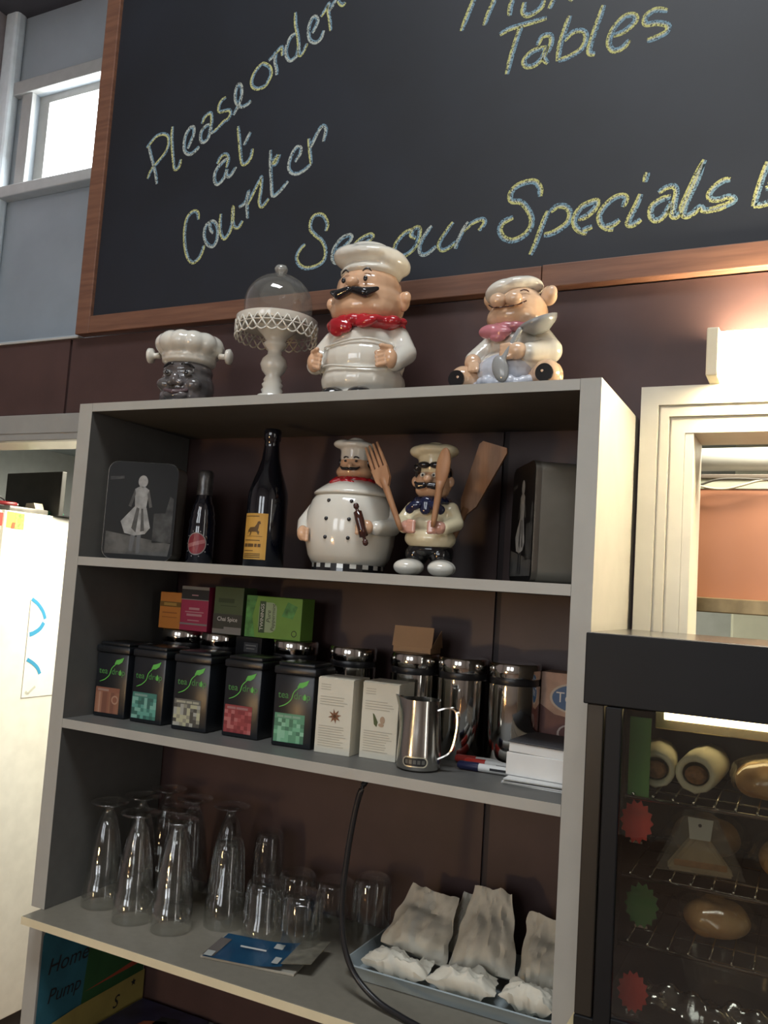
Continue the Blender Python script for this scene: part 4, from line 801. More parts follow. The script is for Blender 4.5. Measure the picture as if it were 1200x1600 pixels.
# tea boxes on the canister lids
LID = SH2 + 0.1692
def tea_box(name, label, x0, x1, h, d, y0, col, draw):
    t = thing(name, label, 'box', ((x0 + x1) / 2, y0, LID), 0, 'tea boxes on the canisters')
    w = (x1 - x0) / 2
    bm = BM(); box(bm, -w, w, 0, d, 0, h, 0.0008); mk('carton', bm, mat(name + '_card', col, 0.5, noise=0.06), t)
    draw(t, w, h); return t
def d_orange(t, w, h):
    bm = BM(); flat(bm, rect(-w, w, h * 0.60, h * 0.74), -0.0004, 0); flat(bm, rect(-w * 0.6, w * 0.6, h * 0.63, h * 0.71), -0.0006, 1); flat(bm, rect(-w * .7, w * .7, h * .42, h * .45), -0.0004, 2); flat(bm, rect(-w * .7, w * .7, h * .30, h * .32), -0.0004, 2)
    mk('box_print', bm, [mat('dark_gold', (0.14, 0.075, 0.015), 0.4), mat('gold_print', (0.32, 0.2, 0.05), 0.4), mat('rust_print', (0.22, 0.07, 0.012), 0.5)], t)
tea_box('orange_tea_box', 'small orange tea box standing on a steel canister lid', 0.078, 0.132, 0.073, 0.045, 0.188, (0.42, 0.16, 0.025), d_orange)
def d_pink(t, w, h):
    bm = BM(); flat(bm, rect(-w, w, h * 0.70, h * 0.93), -0.0004, 0); flat(bm, rect(-w, w, h * 0.93, h), -0.0004, 1); flat(bm, rect(-w, w, h * 0.69, h * 0.71), -0.0005, 1); flat(bm, rect(-w, w, h * 0.13, h * 0.17), -0.0004, 1)
    split(mk('box_print', bm, [ink, mat('silver_print', (0.20, 0.20, 0.20), 0.4)], t))
    bm = BM()
    for z, a, b_ in ((0.79, -0.008, 0.008), (0.47, -0.013, 0.013), (0.41, -0.022, 0.024), (0.33, -0.018, 0.020), (0.22, -0.015, 0.014)): flat(bm, rect(a, b_, h * z, h * z + (0.0045 if z in (0.47, 0.33) else 0.002)), -0.0006)
    split(mk('small_print', bm, mat('pale_pink_print', (0.42, 0.22, 0.26), 0.5), t))
tea_box('pink_tea_box', 'crimson pink tea box with a black band on top', 0.134, 0.202, 0.088, 0.045, 0.186, (0.30, 0.018, 0.07), d_pink)
def d_chai(t, w, h):
    bm = BM(); flat(bm, rect(-w, w, 0, h * 0.42), -0.0004, 0); flat(bm, rect(-w, w, 0, h * 0.10), -0.0006, 1); flat(bm, rect(-w * 0.2, w, h * 0.10, h * 0.15), -0.0006, 1)
    split(mk('box_print', bm, [mat('charcoal_print', (0.035, 0.038, 0.032), 0.5), mat('silver_print', (0.20, 0.20, 0.20), 0.4)], t))
    text('box_text', 'Chai Spice', 0.0115, paper_white, t, (0.0, -0.0007, h * 0.31)); bm = BM(); flat(bm, rect(-0.024, 0.014, h * 0.66, h * 0.75), -0.0005); flat(bm, rect(-0.018, 0.020, h * 0.585, h * 0.60), -0.0005); split(mk('small_print', bm, mat('dark_olive_print', (0.025, 0.045, 0.015), 0.5), t))
tea_box('dark_green_tea_box', 'dark olive green chai spice tea box beside the pink one', 0.213, 0.282, 0.092, 0.045, 0.190, (0.055, 0.085, 0.035), d_chai)
def d_mint(t, w, h):
    bm = BM(); flat(bm, [(-w, 0), (-w * 0.62, 0), (-w * 0.75, h * 0.5), (-w * 0.6, h), (-w, h)], -0.0004, 0); flat(bm, rrect(-w * 0.52, w * 0.12, h * 0.14, h * 0.86, 0.012), -0.0005, 1); flat(bm, rect(-w * 0.50, -w * 0.28, h * 0.12, h * 0.88), -0.0007, 2)
    flat(bm, [(w * .3, h * .55), (w * .5, h * .9), (w * .85, h * .8), (w * .7, h * .5)], -0.0004, 0); flat(bm, disc(w * .78, h * .16, 0.006), -0.0005, 3); flat(bm, disc(w * .78, h * .16, 0.0046), -0.0006, 4)
    split(mk('box_print', bm, [mat('mint_leaf_print', (0.07, 0.24, 0.06), 0.5, noise=0.4, nscale=60), mat('mint_pale_print', (0.30, 0.40, 0.24), 0.5), mat('dark_mint_print', (0.03, 0.07, 0.03), 0.5), ink, mat('lime_dot', (0.16, 0.32, 0.05), 0.5)], t))
    up = (math.pi / 2, -math.pi / 2, 0)
    text('box_text', 'TWININGS', 0.0105, paper_white, t, (-w * 0.39, -0.0009, h * 0.5), rot=up, sx=0.98); text('box_text', 'Pure', 0.0125, ink, t, (-w * 0.15, -0.0009, h * 0.52), rot=up, shear=0.2); text('box_text', 'Peppermint', 0.0110, ink, t, (w * 0.01, -0.0009, h * 0.5), rot=up, shear=0.2)
tea_box('green_tea_box', 'bright green peppermint tea box standing on the canisters', 0.292, 0.418, 0.079, 0.045, 0.188, (0.15, 0.31, 0.05), d_mint)

kraft = mat('kraft_card', (0.36, 0.22, 0.12), 0.7, noise=0.06)
t = thing('card_box', 'small open brown card box on a steel canister lid', 'box', (0.645, 0.205, LID))
bm = BM(); box(bm, -0.036, 0.036, -0.012, 0.034, 0.0, 0.010, 0.0005); mk('box_body', bm, kraft, t)
bm = BM(); box(bm, -0.038, 0.038, -0.0008, 0.0008, 0.0, 0.036); mk('flap', bm, kraft, t, loc=(0, -0.012, 0.010), rot=(R(-12), 0, 0))
bm = BM(); prism(bm, [(0, 0), (0.046, 0), (0.040, 0.030)], -0.0008, 0.0008); mk('flap', bm, kraft, t, loc=(0.037, -0.012, 0.0102), rot=(0, 0, R(88)))

star_brown = mat('star_anise_print', (0.20, 0.075, 0.03), 0.6, noise=0.2)
def spice_carton(label, x, y, rz, motif):
    t = thing('spice_carton', label, 'carton', (x, y, SH2), rz, 'white spice cartons')
    w, d, h = 0.033, 0.062, 0.123
    bm = BM(); box(bm, -w, w, -d / 2, d / 2, 0, h, 0.0008); mk('carton', bm, mat('carton_cream', (0.60, 0.57, 0.47), 0.6, noise=0.03), t)
    bm = BM(); prism(bm, [(-w, h), (w, h), (w, h + 0.0012), (-w, h + 0.0012)], -d / 2 + 0.004, d / 2); mk('top_flap', bm, mat('carton_cream', (0.6, 0.57, 0.47), 0.6), t, rot=(R(0), 0, 0))
    y0 = -d / 2 - 0.0004; bm = BM(); rg = random.Random(len(label))
    for z in [0.112, 0.108, 0.104] + [0.092 - 0.0042 * i for i in range(4)] + [0.044 - 0.0040 * i for i in range(9)]:
        flat(bm, rect(-w * 0.82, -w * 0.82 + w * 1.6 * (0.35 if z > 0.1 else rg.uniform(0.75, 1.0)), z, z + 0.0011), y0, 0)
    split(mk('small_print', bm, mat('faint_print', (0.40, 0.38, 0.31), 0.7), t))
    bm = BM()
    if motif == 'star':
        flat(bm, star(0.002, 0.062, 0.0052, 0.0125, 8, 0.2), y0 - 0.0002, 0); flat(bm, disc(0.002, 0.062, 0.003), y0 - 0.0004, 1)
        mk('star_anise_motif', bm, [star_brown, brown_glaze], t)
    else:
        flat(bm, [(-0.012, 0.074), (-0.009, 0.072), (-0.002, 0.060), (-0.004, 0.052), (-0.009, 0.056)], y0 - 0.0002, 0); flat(bm, disc(0.006, 0.064, 0.0045, 0.006), y0 - 0.0002, 1); flat(bm, disc(0.004, 0.056, 0.005, 0.003), y0 - 0.0002, 1)
        mk('pod_motif', bm, [mat('olive_print', (0.07, 0.09, 0.03), 0.6), mat('tan_print', (0.38, 0.27, 0.18), 0.6)], t)
    bm = BM(); flat(bm, [(-0.028, 0.020), (-0.020, 0.034), (-0.012, 0.026), (-0.018, 0.016)], w + 0.0004, 0)
    o = mk('side_motif', bm, mat('olive_print', (0.07, 0.09, 0.03), 0.6), t, rot=(0, 0, math.pi / 2)); return t
spice_carton('white spice carton with a star anise picture next to the tea tins', 0.564, 0.104, R(2), 'star')
spice_carton('white spice carton with a cardamom pod picture next to the milk jug', 0.642, 0.118, R(1), 'pod')

# milk jug
t = thing('milk_jug', 'stainless steel milk frothing jug with a temperature strip near its base', 'jug', (0.722, 0.074, SH2), R(0))
bm = BM(); n = 48; prof = [(0.0, 0.0), (0.030, 0.0), (0.0345, 0.004), (0.0350, 0.012), (0.0345, 0.030), (0.0325, 0.060), (0.0305, 0.090), (0.0305, 0.108)]
prof = prof + [(0.0293, 0.108), (0.0293, 0.090), (0.031, 0.06), (0.033, 0.03), (0.033, 0.006), (0, 0.004)]
rings = lathe(bm, prof, n)
for k, ring in enumerate(rings):
    if len(ring) < n: continue
    for v in ring:
        a = math.atan2(v.co.y, v.co.x); q = max(0.0, math.cos(a - R(200))) ** 14 * max(0, (v.co.z - 0.075) / 0.033)
        v.co.x += math.cos(R(200)) * 0.012 * q; v.co.y += math.sin(R(200)) * 0.012 * q; v.co.z += 0.005 * q
mk('body', bm, steel, t, auto=50)
bm = BM(); P = catmull([(0.030, 0.0, 0.094), (0.046, 0.004, 0.099), (0.058, 0.006, 0.094), (0.061, 0.006, 0.075), (0.057, 0.005, 0.045), (0.050, 0.004, 0.030), (0.034, 0.0, 0.020)], 5)
for a, b in zip(P, P[1:]):
    tn = (b - a).normalized(); nn = Vector((-tn.z, 0, tn.x)) * 0.0012; ww = Vector((0, 0.0055, 0))
    vs = [bm.verts.new(p) for p in (a + nn - ww, a + nn + ww, a - nn + ww, a - nn - ww, b + nn - ww, b + nn + ww, b - nn + ww, b - nn - ww)]
    for q in ((0, 1, 5, 4), (1, 2, 6, 5), (2, 3, 7, 6), (3, 0, 4, 7)): bm.faces.new([vs[i] for i in q])
bmesh.ops.remove_doubles(bm, verts=bm.verts[:], dist=0.0003); mk('handle', bm, steel, t, auto=50)
bm = BM(); pl = rrect(-0.021, 0.021, 0.008, 0.024, 0.0079, 5)
flat(bm, pl, 0, 0)
flat(bm, rrect(-0.0185, 0.0185, 0.0100, 0.0220, 0.0055, 4), 0, 1)
for k in range(5): flat(bm, rect(-0.0155 + 0.0066 * k, -0.0108 + 0.0066 * k, 0.0130, 0.0190), 0, 2)
o = mk('temperature_strip', bm, [mat('strip_silver', (0.62, 0.58, 0.46), 0.3, 0.6), black_plastic, mat('strip_grey', (0.10, 0.10, 0.09), 0.4)], t, rot=(0, 0, R(14)))
bend(o, 0.0355, 0, 0.0003)

# markers, pads, papers, chai box
def marker(label, loc, rz, cap):
    t = thing('marker_pen', label, 'marker', loc, rz, 'marker pens on the middle shelf')
    bm = BM(); tube(bm, [(0.030, 0, 0), (0.105, 0, 0), (0.110, 0, 0)], [0.0062, 0.0062, 0.004], 14); mk('barrel', bm, paper_white, t, auto=40)
    bm = BM(); tube(bm, [(-0.004, 0, 0), (0.0, 0, 0), (0.031, 0, 0)], [0.0045, 0.0066, 0.0070], 14); mk('cap', bm, mat(label.split()[3] + '_cap', cap, 0.35), t, auto=40)
    bm = BM(); box(bm, 0.050, 0.085, -0.0064, 0.0, -0.0018, 0.002); mk('barrel_print', bm, ink, t)
marker('white marker with red cap lying next to the jug', (0.775, 0.150, SH2 + 0.0071), R(4), (0.45, 0.03, 0.02))
marker('white marker with scarlet cap behind the other markers', (0.752, 0.168, SH2 + 0.0071), R(6), (0.40, 0.04, 0.03))
marker('white marker with navy cap at the front of the markers', (0.775, 0.120, SH2 + 0.0071), R(3), (0.012, 0.014, 0.05))
t = thing('paper_stack', 'thin stack of loose papers under the white note pad', 'papers', (0.914, 0.135, SH2))
rg = random.Random(3)
for k in range(5):
    bm = BM(); box(bm, -0.052, 0.052, -0.065, 0.065, 0.0012 * k + (0.002 if k > 2 else 0), 0.0012 * k + 0.001 + (0.002 if k > 2 else 0)); mk('sheet', bm, mat('grey_paper', (0.42, 0.40, 0.34), 0.8) if k % 2 else paper_white, t, rot=(0, 0, R(rg.uniform(-5, 5))))
t = thing('note_pad', 'thick white note pad with a dark grey cover on the middle shelf', 'note pad', (0.912, 0.150, SH2 + 0.0085), R(-4))
bm = BM(); box(bm, -0.050, 0.050, -0.058, 0.058, 0, 0.034, 0.001); mk('pages', bm, paper_white, t)
bm = BM(); box(bm, -0.0495, 0.0505, -0.056, 0.060, 0.0342, 0.048, 0.001); mk('pages', bm, paper_white, t, rot=(0, R(1.2), R(2)))
bm = BM(); box(bm, -0.051, 0.051, -0.058, 0.060, 0.0490, 0.0505, 0.0004); mk('cover', bm, mat('slate_cover', (0.06, 0.06, 0.065), 0.6), t, rot=(0, R(1.2), R(2)))
t = thing('chai_tea_box', 'tan and brown chai tea box with a blue oval label beside the right panel', 'box', (0.915, 0.226, SH2))
bm = BM(); box(bm, -0.045, 0.050, 0.0, 0.055, 0, 0.158, 0.001); mk('carton', bm, mat('chai_tan_card', (0.40, 0.25, 0.18), 0.55, noise=0.15, nscale=40), t)
bm = BM(); flat(bm, [(-0.045, 0.0), (0.05, 0.0), (0.05, 0.095), (0.02, 0.085), (-0.02, 0.09), (-0.045, 0.105)], -0.0004, 0); flat(bm, disc(0.012, 0.118, 0.041, 0.0245, 32), -0.0006, 1); flat(bm, disc(0.012, 0.118, 0.037, 0.0215, 32), -0.0008, 2)
mk('box_print', bm, [mat('chai_brown_print', (0.14, 0.05, 0.04), 0.55, noise=0.2, nscale=30), mat('chai_cream_print', (0.5, 0.42, 0.34), 0.5), mat('oval_blue_print', (0.03, 0.10, 0.24), 0.5)], t)
text('box_text', 'Tetley', 0.024, paper_white, t, (0.012, -0.0011, 0.118)); text('box_text', 'Chai', 0.034, mat('chai_script', (0.55, 0.42, 0.36), 0.5), t, (0.012, -0.0011, 0.062), shear=0.3)

# ------------------------------------------------------------------ glasses on the worktop (upside down)
WT = -0.5583
def pilsner_mesh():
    bm = BM(); lathe(bm, [(0.0350, 0.0), (0.0362, 0.002), (0.0348, 0.050), (0.0322, 0.052), (0.0300, 0.090), (0.0235, 0.130), (0.0165, 0.158), (0.0110, 0.168), (0.0085, 0.174), (0.0100, 0.178), (0.0290, 0.1835), (0.0345, 0.1860), (0.0345, 0.1885), (0.0, 0.1885)], 36)
    return bm
def tumbler_mesh(r0, r1, h, waist):
    bm = BM(); P = [(r0, 0.0), (r0 - 0.001, h * 0.30)]
    if waist: P += [(r0 - 0.004, h * 0.34)]
    P += [(r1 + 0.001, h * 0.90), (r1 - 0.002, h * 0.97), (r1 - 0.006, h), (0, h), (0, h - 0.008), (r1 - 0.006, h - 0.009), (r1 - 0.002, h * 0.86)]
    lathe(bm, P, 36); return bm
inner_glass = glass('inner_glass', tint=(0.97, 0.97, 0.96), edge=0.5, base=0.03)
p0 = None
PL = [(0.092, 0.080, 'tall footed beer glass, upside down, nearest the left panel at the front'), (0.186, 0.060, 'tall footed beer glass, upside down, second in the front row'), (0.270, 0.066, 'tall footed beer glass, upside down, third in the front row'),
      (0.106, 0.156, 'tall footed beer glass, upside down, behind the leftmost one'), (0.106, 0.233, 'tall footed beer glass, upside down, in the back left corner'), (0.194, 0.206, 'tall footed beer glass, upside down, at the back against the wall'),
      (0.220, 0.130, 'tall footed beer glass, upside down, in the middle of the cluster'), (0.282, 0.206, 'tall footed beer glass, upside down, behind the tall ribbed tumbler')]
for x, y, lab in PL:
    if p0 is None:
        p0 = thing('beer_glass', lab, 'glass', (x, y, WT), 0, 'upturned beer glasses on the worktop')
        mk('bowl', pilsner_mesh(), clear_glass, p0, smooth=True)
        bm = BM(); lathe(bm, [(0.0342, 0.001), (0.0330, 0.050), (0.0300, 0.054), (0.0280, 0.090), (0.0215, 0.128), (0.0140, 0.154), (0.0, 0.160)], 36); mk('inner_wall', bm, inner_glass, p0, smooth=True)
    else: dup(p0, (x, y, WT), 0.3, lab)
def tumbler(lab, x, y, r0, r1, h, waist, ribs):
    t = thing('tumbler', lab, 'glass', (x, y, WT), 0, 'upturned tumblers on the worktop')
    mk('glass_wall', tumbler_mesh(r0, r1, h, waist), clear_glass, t, smooth=True)
    if ribs:
        bm = BM()
        for k in range(14):
            a = 2 * math.pi * k / 14; tube(bm, [((r0 + (r1 - r0) * q) * math.cos(a), (r0 + (r1 - r0) * q) * math.sin(a), h * q) for q in (0.38, 0.6, 0.88)], 0.0012, 5)
        mk('rib', bm, clear_glass, t, smooth=True)
    return t
tumbler('tall ribbed tumbler, upside down, right of the beer glasses', 0.332, 0.138, 0.0370, 0.0260, 0.152, True, True)
tumbler('tall plain tumbler, upside down, against the back wall', 0.356, 0.232, 0.0320, 0.0270, 0.150, False, False)
tumbler('short cut glass tumbler, upside down, behind the blue booklet', 0.417, 0.135, 0.0370, 0.0310, 0.097, True, True)
tumbler('short tumbler, upside down, nearest the hanging cable on the left', 0.505, 0.120, 0.0360, 0.0320, 0.098, False, True)
tumbler('short dark looking tumbler, upside down, in the back row', 0.430, 0.222, 0.0350, 0.0330, 0.092, False, True)
tumbler('short tumbler, upside down, back row and partly behind the cable', 0.508, 0.228, 0.0350, 0.0330, 0.092, False, False)
tumbler('medium tumbler, upside down, just right of the hanging cable', 0.590, 0.212, 0.0340, 0.0320, 0.118, False, True)

# booklet
t = thing('booklet', 'blue booklet lying on the worktop in front of the tumblers', 'booklet', (0.458, 0.066, WT), R(10)); t.scale = (1.12, 1.1, 1.1)
bm = BM(); box(bm, -0.074, 0.074, -0.044, 0.044, 0.0003, 0.004, 0.0005); mk('pages', bm, mat('booklet_paper', (0.32, 0.30, 0.25), 0.7), t)
bm = BM(); vs = []
for i in range(9):
    x = -0.070 + 0.0155 * i; z = 0.0046 + 0.007 * max(0, (i - 4) / 4) ** 2
    vs.append((bm.verts.new((x, -0.046, z)), bm.verts.new((x, 0.040, z + 0.002))))
for a, b in zip(vs, vs[1:]): bm.faces.new((a[0], b[0], b[1], a[1]))
bmesh.ops.solidify(bm, geom=bm.faces[:], thickness=0.0006); mk('cover', bm, mat('booklet_blue', (0.012, 0.085, 0.19), 0.45, col2=(0.02, 0.12, 0.24), nscale=18), t)
bm = BM()
for x0, x1, y0, y1, z, mi in ((-0.072, -0.054, -0.043, 0.020, 0.0056, 0), (-0.069, -0.056, -0.045, -0.030, 0.0062, 1), (0.018, 0.032, 0.012, 0.026, 0.0095, 1), (-0.03, 0.012, -0.002, 0.000, 0.0085, 1), (0.036, 0.046, -0.040, -0.022, 0.0115, 1)):
    f = bm.faces.new([bm.verts.new(p) for p in ((x0, y0, z), (x1, y0, z), (x1, y1, z + 0.0016), (x0, y1, z + 0.0016))]); f.material_index = mi
split(mk('cover_print', bm, [mat('booklet_brown', (0.10, 0.085, 0.075), 0.5), mat('booklet_pale', (0.36, 0.38, 0.36), 0.5)], t))
bm = BM(); box(bm, 0.052, 0.098, -0.040, 0.046, 0.0, 0.0009); mk('back_leaf', bm, mat('booklet_grey', (0.13, 0.12, 0.09), 0.5, noise=0.3, nscale=50), t, loc=(0, 0, 0.0045), rot=(0, R(-9), 0))

# tray with paper bags
t = thing('serving_tray', 'pale blue tray full of white paper bags on the worktop', 'tray', (0.785, 0.172, WT))
bm = BM(); o_ = rrect(-0.175, 0.178, -0.098, 0.098, 0.03, 6); i_ = rrect(-0.165, 0.168, -0.088, 0.088, 0.026, 6)
def loop(P, z): return [bm.verts.new((p[0], p[1], z)) for p in P]
L = [loop(i_, 0.0004), loop(o_, 0.022), loop([(p[0] * 1.02, p[1] * 1.03) for p in o_], 0.0235), loop(o_, 0.0245), loop(i_, 0.004)]
for a, b in zip(L, L[1:]):
    for k in range(len(a)): bm.faces.new((a[k], a[(k + 1) % len(a)], b[(k + 1) % len(b)], b[k]))
bm.faces.new(L[0]); bm.faces.new(L[-1]); mk('tray_body', bm, mat('pale_blue_enamel', (0.36, 0.42, 0.44), 0.3, noise=0.04), t, auto=40)
bag_paper = mat('bag_paper', (0.58, 0.55, 0.46), 0.75, noise=0.10, nscale=18, bump=0.3, bscale=60)
def paper_bag(lab, loc, rot, wb, wt, h, d, seed):
    """flat paper pouch, bulging low down over its filling, flattened towards a ragged open mouth"""
    t = thing('paper_bag', lab, 'paper bag', loc, 0, 'white paper bags on the tray')
    bm = BM(); nx, nz = 22, 22; G = {}; o_ = Vector((seed * 3.7, seed * 1.3, 0))
    for side in (-1, 1):
        for i in range(nx + 1):
            for j in range(nz + 1):
                u, v = i / nx * 2 - 1, j / nz
                e = max(0.0, 1 - abs(u) ** 3)
                fat = math.sin(math.pi * min(1.0, 0.12 + 1.25 * v)) if v < 0.66 else 0.0
                th = d * e * (0.14 + 0.86 * max(0.0, fat)) + (0.10 * d * e * (v - 0.8) / 0.2 if v > 0.8 else 0)
                p = Vector((2.2 * u, 2.6 * v, 0.7 * side)) + o_
                cr = abs(noise.noise(p)) + 0.5 * abs(noise.noise(p * 2.3)) + 0.25 * abs(noise.noise(p * 5))
                w = (wb + (wt - wb) * v) * (1 + 0.06 * noise.noise(Vector((3 * v, seed, side))))
                x = u * w + 0.004 * noise.noise(Vector((5 * v, 2 * u, seed + 9)))
                z = h * v * (1 + 0.10 * noise.noise(Vector((1.6 * u, seed * 2.1, 0))) * v)
                y = side * th / 2 + 0.016 * (cr - 0.35) * (0.3 + 0.7 * e) + 0.010 * v * v * noise.noise(Vector((1.5 * u, v, seed)))
                G[side, i, j] = bm.verts.new((x, y, z))
        for i in range(nx):
            for j in range(nz): bm.faces.new([G[side, a, b] for a, b in ((i, j), (i + 1, j), (i + 1, j + 1), (i, j + 1))])
    for j in range(nz):
        for i in (0, nx): bm.faces.new((G[-1, i, j], G[-1, i, j + 1], G[1, i, j + 1], G[1, i, j]))
    for i in range(nx): bm.faces.new((G[-1, i, 0], G[-1, i + 1, 0], G[1, i + 1, 0], G[1, i, 0]))
    mk('bag', bm, bag_paper, t, rot=rot, auto=48)
    return t
TB = WT + 0.0045
paper_bag('crumpled white paper bag at the left end of the tray', (0.694, 0.160, TB + 0.022), (R(-34), R(5), R(-4)), 0.060, 0.044, 0.104, 0.050, 1)
paper_bag('white paper bag with a tall ragged mouth in the middle of the tray', (0.815, 0.160, TB + 0.022), (R(-28), R(-2), R(3)), 0.056, 0.032, 0.128, 0.050, 2)
paper_bag('white paper bag at the right end of the tray, partly behind the panel', (0.916, 0.160, TB + 0.021), (R(-32), R(-8), R(-3)), 0.044, 0.038, 0.108, 0.048, 3)
paper_bag('flat paper bag tucked behind the left and middle bags', (0.757, 0.222, TB + 0.014), (R(-16), R(12), R(4)), 0.034, 0.028, 0.100, 0.022, 5)
paper_bag('low crumpled paper bag at the front left of the tray', (0.690, 0.092, TB + 0.0215), (R(-82), R(0), R(-5)), 0.058, 0.050, 0.050, 0.040, 4)
paper_bag('low crumpled paper bag at the front middle of the tray', (0.805, 0.090, TB + 0.0235), (R(-82), R(0), R(4)), 0.055, 0.046, 0.052, 0.040, 7)
paper_bag('low crumpled paper bag at the front right of the tray', (0.906, 0.092, TB + 0.0262), (R(-82), R(0), R(-3)), 0.042, 0.038, 0.050, 0.038, 6)

t = thing('power_cable', 'black cable hanging from the middle shelf down over the worktop', 'cable', (0, 0, 0))
bm = BM(); tube(bm, catmull([(0.656, 0.026, -0.2368), (0.6525, 0.020, -0.248), (0.645, 0.020, -0.278), (0.637, 0.020, -0.335), (0.632, 0.020, -0.403), (0.634, 0.020, -0.450), (0.644, 0.020, -0.493), (0.666, 0.019, -0.525), (0.706, 0.012, -0.5455), (0.750, 0.002, -0.5520), (0.792, -0.012, -0.5525), (0.826, -0.034, -0.5515), (0.846, -0.0475, -0.5550), (0.854, -0.0510, -0.575), (0.858, -0.0510, -0.66), (0.858, -0.050, -0.80)], 6), 0.0046, 10); mk('cable', bm, black_plastic, t, smooth=True)

# ------------------------------------------------------------------ inside the base unit
def wall_sheet(name, label, y0, y1, z0, z1, draw):
    t = thing(name, label, 'poster', (0.0332, 0, 0)); draw(t); return t
def yz(bm, P, x, mi=0):
    f = bm.faces.new([bm.verts.new((x, p[0], p[1])) for p in P]); f.material_index = mi
t = thing('poster', 'blue and green hand drawn poster on the inner left panel below the worktop', 'poster', (0.0340, 0, 0))
bm = BM(); yz(bm, [(0.004, -0.80), (0.285, -0.80), (0.285, -0.600), (0.012, -0.594), (0.004, -0.606)], 0, 0); yz(bm, [(0.110, -0.80), (0.285, -0.80), (0.285, -0.602), (0.128, -0.602)], 0.0003, 1); yz(bm, [(0.004, -0.8), (0.285, -0.8), (0.285, -0.785), (0.02, -0.775)], 0.0002, 1)
yz(bm, [(0.120, -0.745), (0.285, -0.742), (0.285, -0.728), (0.20, -0.738)], 0.0005, 2)
mk('sheet', bm, [mat('poster_teal', (0.03, 0.15, 0.20), 0.7, noise=0.15, nscale=14), mat('poster_green', (0.03, 0.11, 0.035), 0.7, noise=0.15, nscale=14), mat('poster_red', (0.42, 0.075, 0.035), 0.7)], t)
text('marker_text', 'Home', 0.040, ink, t, (0.0008, 0.070, -0.668), rot=(math.pi / 2, 0, math.pi / 2), shear=0.25); text('marker_text', 'Pump', 0.036, ink, t, (0.0008, 0.066, -0.722), rot=(math.pi / 2, 0, math.pi / 2), shear=0.25)
t = thing('poster', 'yellow hand drawn poster leaning below the blue green poster', 'poster', (0.0365, 0, 0))
bm = BM(); yz(bm, [(0.030, -0.8195), (0.288, -0.8195), (0.288, -0.760), (0.10, -0.765), (0.032, -0.772)], 0, 0); mk('sheet', bm, mat('poster_yellow', (0.40, 0.32, 0.09), 0.7, noise=0.1, nscale=14), t)
bm = BM(); yz(bm, [(0.255 + p[0], -0.775 + p[1]) for p in star(0, 0, 0.0035, 0.008, 5, 0.3)], 0.0006)
mk('star_drawing', bm, ink, t)
text('marker_text', 'S', 0.034, ink, t, (0.0008, 0.205, -0.797), rot=(math.pi / 2, 0, math.pi / 2), shear=0.3)
t = thing('magazine', 'dark magazine with an orange picture lying on the base unit shelf', 'magazine', (0.130, 0.150, -0.8198), R(0))
bm = BM(); box(bm, -0.085, 0.085, -0.13, 0.13, 0, 0.006, 0.001); mk('pages', bm, mat('magazine_navy', (0.03, 0.03, 0.07), 0.4, noise=0.4, nscale=20), t)
bm = BM()
for P, mi in (([(-0.03, -0.05), (0.05, -0.03), (0.06, 0.04), (0.02, 0.08), (-0.02, 0.06)], 0), ([(0.0, 0.06), (0.05, 0.05), (0.04, 0.10), (0.0, 0.09)], 1)):
    f = bm.faces.new([bm.verts.new((p[0], p[1], 0.0064)) for p in P]); f.material_index = mi
split(mk('cover_print', bm, [mat('magazine_orange', (0.34, 0.11, 0.05), 0.4, noise=0.3, nscale=30), ink], t))
t = thing('cutting_mat', 'black cutting mat with a white grid on the base unit shelf', 'cutting mat', (0.36, 0.150, -0.8198))
bm = BM(); box(bm, -0.135, 0.135, -0.138, 0.135, 0, 0.003); mk('mat_sheet', bm, mat('mat_black', (0.012, 0.013, 0.015), 0.5), t)
bm = BM()
for k in range(13):
    x = -0.13 + 0.0216 * k; w = 0.0018 if k == 0 else 0.0005
    for P in (((x, -0.133), (x + w, -0.133), (x + w, 0.130), (x, 0.130)), ((-0.13, x + 0.001), (0.13, x + 0.001), (0.13, x + w + 0.001), (-0.13, x + w + 0.001))):
        bm.faces.new([bm.verts.new((p[0], p[1], 0.0034)) for p in P])
mk('grid_lines', bm, mat('grid_white', (0.30, 0.31, 0.30), 0.6), t)

# ------------------------------------------------------------------ counter and hot food cabinet on the right
t = thing('counter', 'cream topped counter carrying the hot food cabinet', 'counter', (0, 0, FZ))
bm = BM(); box(bm, 1.0, 2.0, -0.070, 0.26, 0, 0.955); mk('carcass', bm, mat('counter_brown', (0.12, 0.07, 0.04), 0.5, noise=0.15), t)
bm = BM(); box(bm, 0.9995, 2.02, -0.078, 0.262, 0.9555, 0.985, 0.003); mk('counter_top', bm, mat('counter_cream', (0.62, 0.50, 0.28), 0.4), t)
CT = FZ + 0.985
t = thing('food_warmer', 'black glass fronted hot food cabinet with wire racks on the counter', 'food warmer', (1.008, -0.062, CT + 0.0005))
H = 0.0235 - CT
def wp(name, x0, x1, y0, y1, z0, z1, m, b=0.0015, par=None):
    bm = BM(); box(bm, x0, x1, y0, y1, z0, z1, b); return mk(name, bm, m, par or t)
wp('hood', 0.0, 0.72, 0.0, 0.27, H - 0.0915, H, black_satin)
wp('hood_top', 0.002, 0.718, 0.002, 0.268, H, H + 0.0006, mat('smoked_steel_top', (0.20, 0.19, 0.18), 0.22, 0.9), 0)
wp('base', 0.004, 0.716, 0.004, 0.268, 0.0, 0.020, black_satin)
wp('corner_post', 0.004, 0.026, 0.006, 0.028, 0.020, H - 0.0918, mat('warm_black_metal', (0.035, 0.030, 0.024), 0.3, 0.3)); wp('corner_post', 0.694, 0.716, 0.006, 0.028, 0.020, H - 0.0918, black_satin)
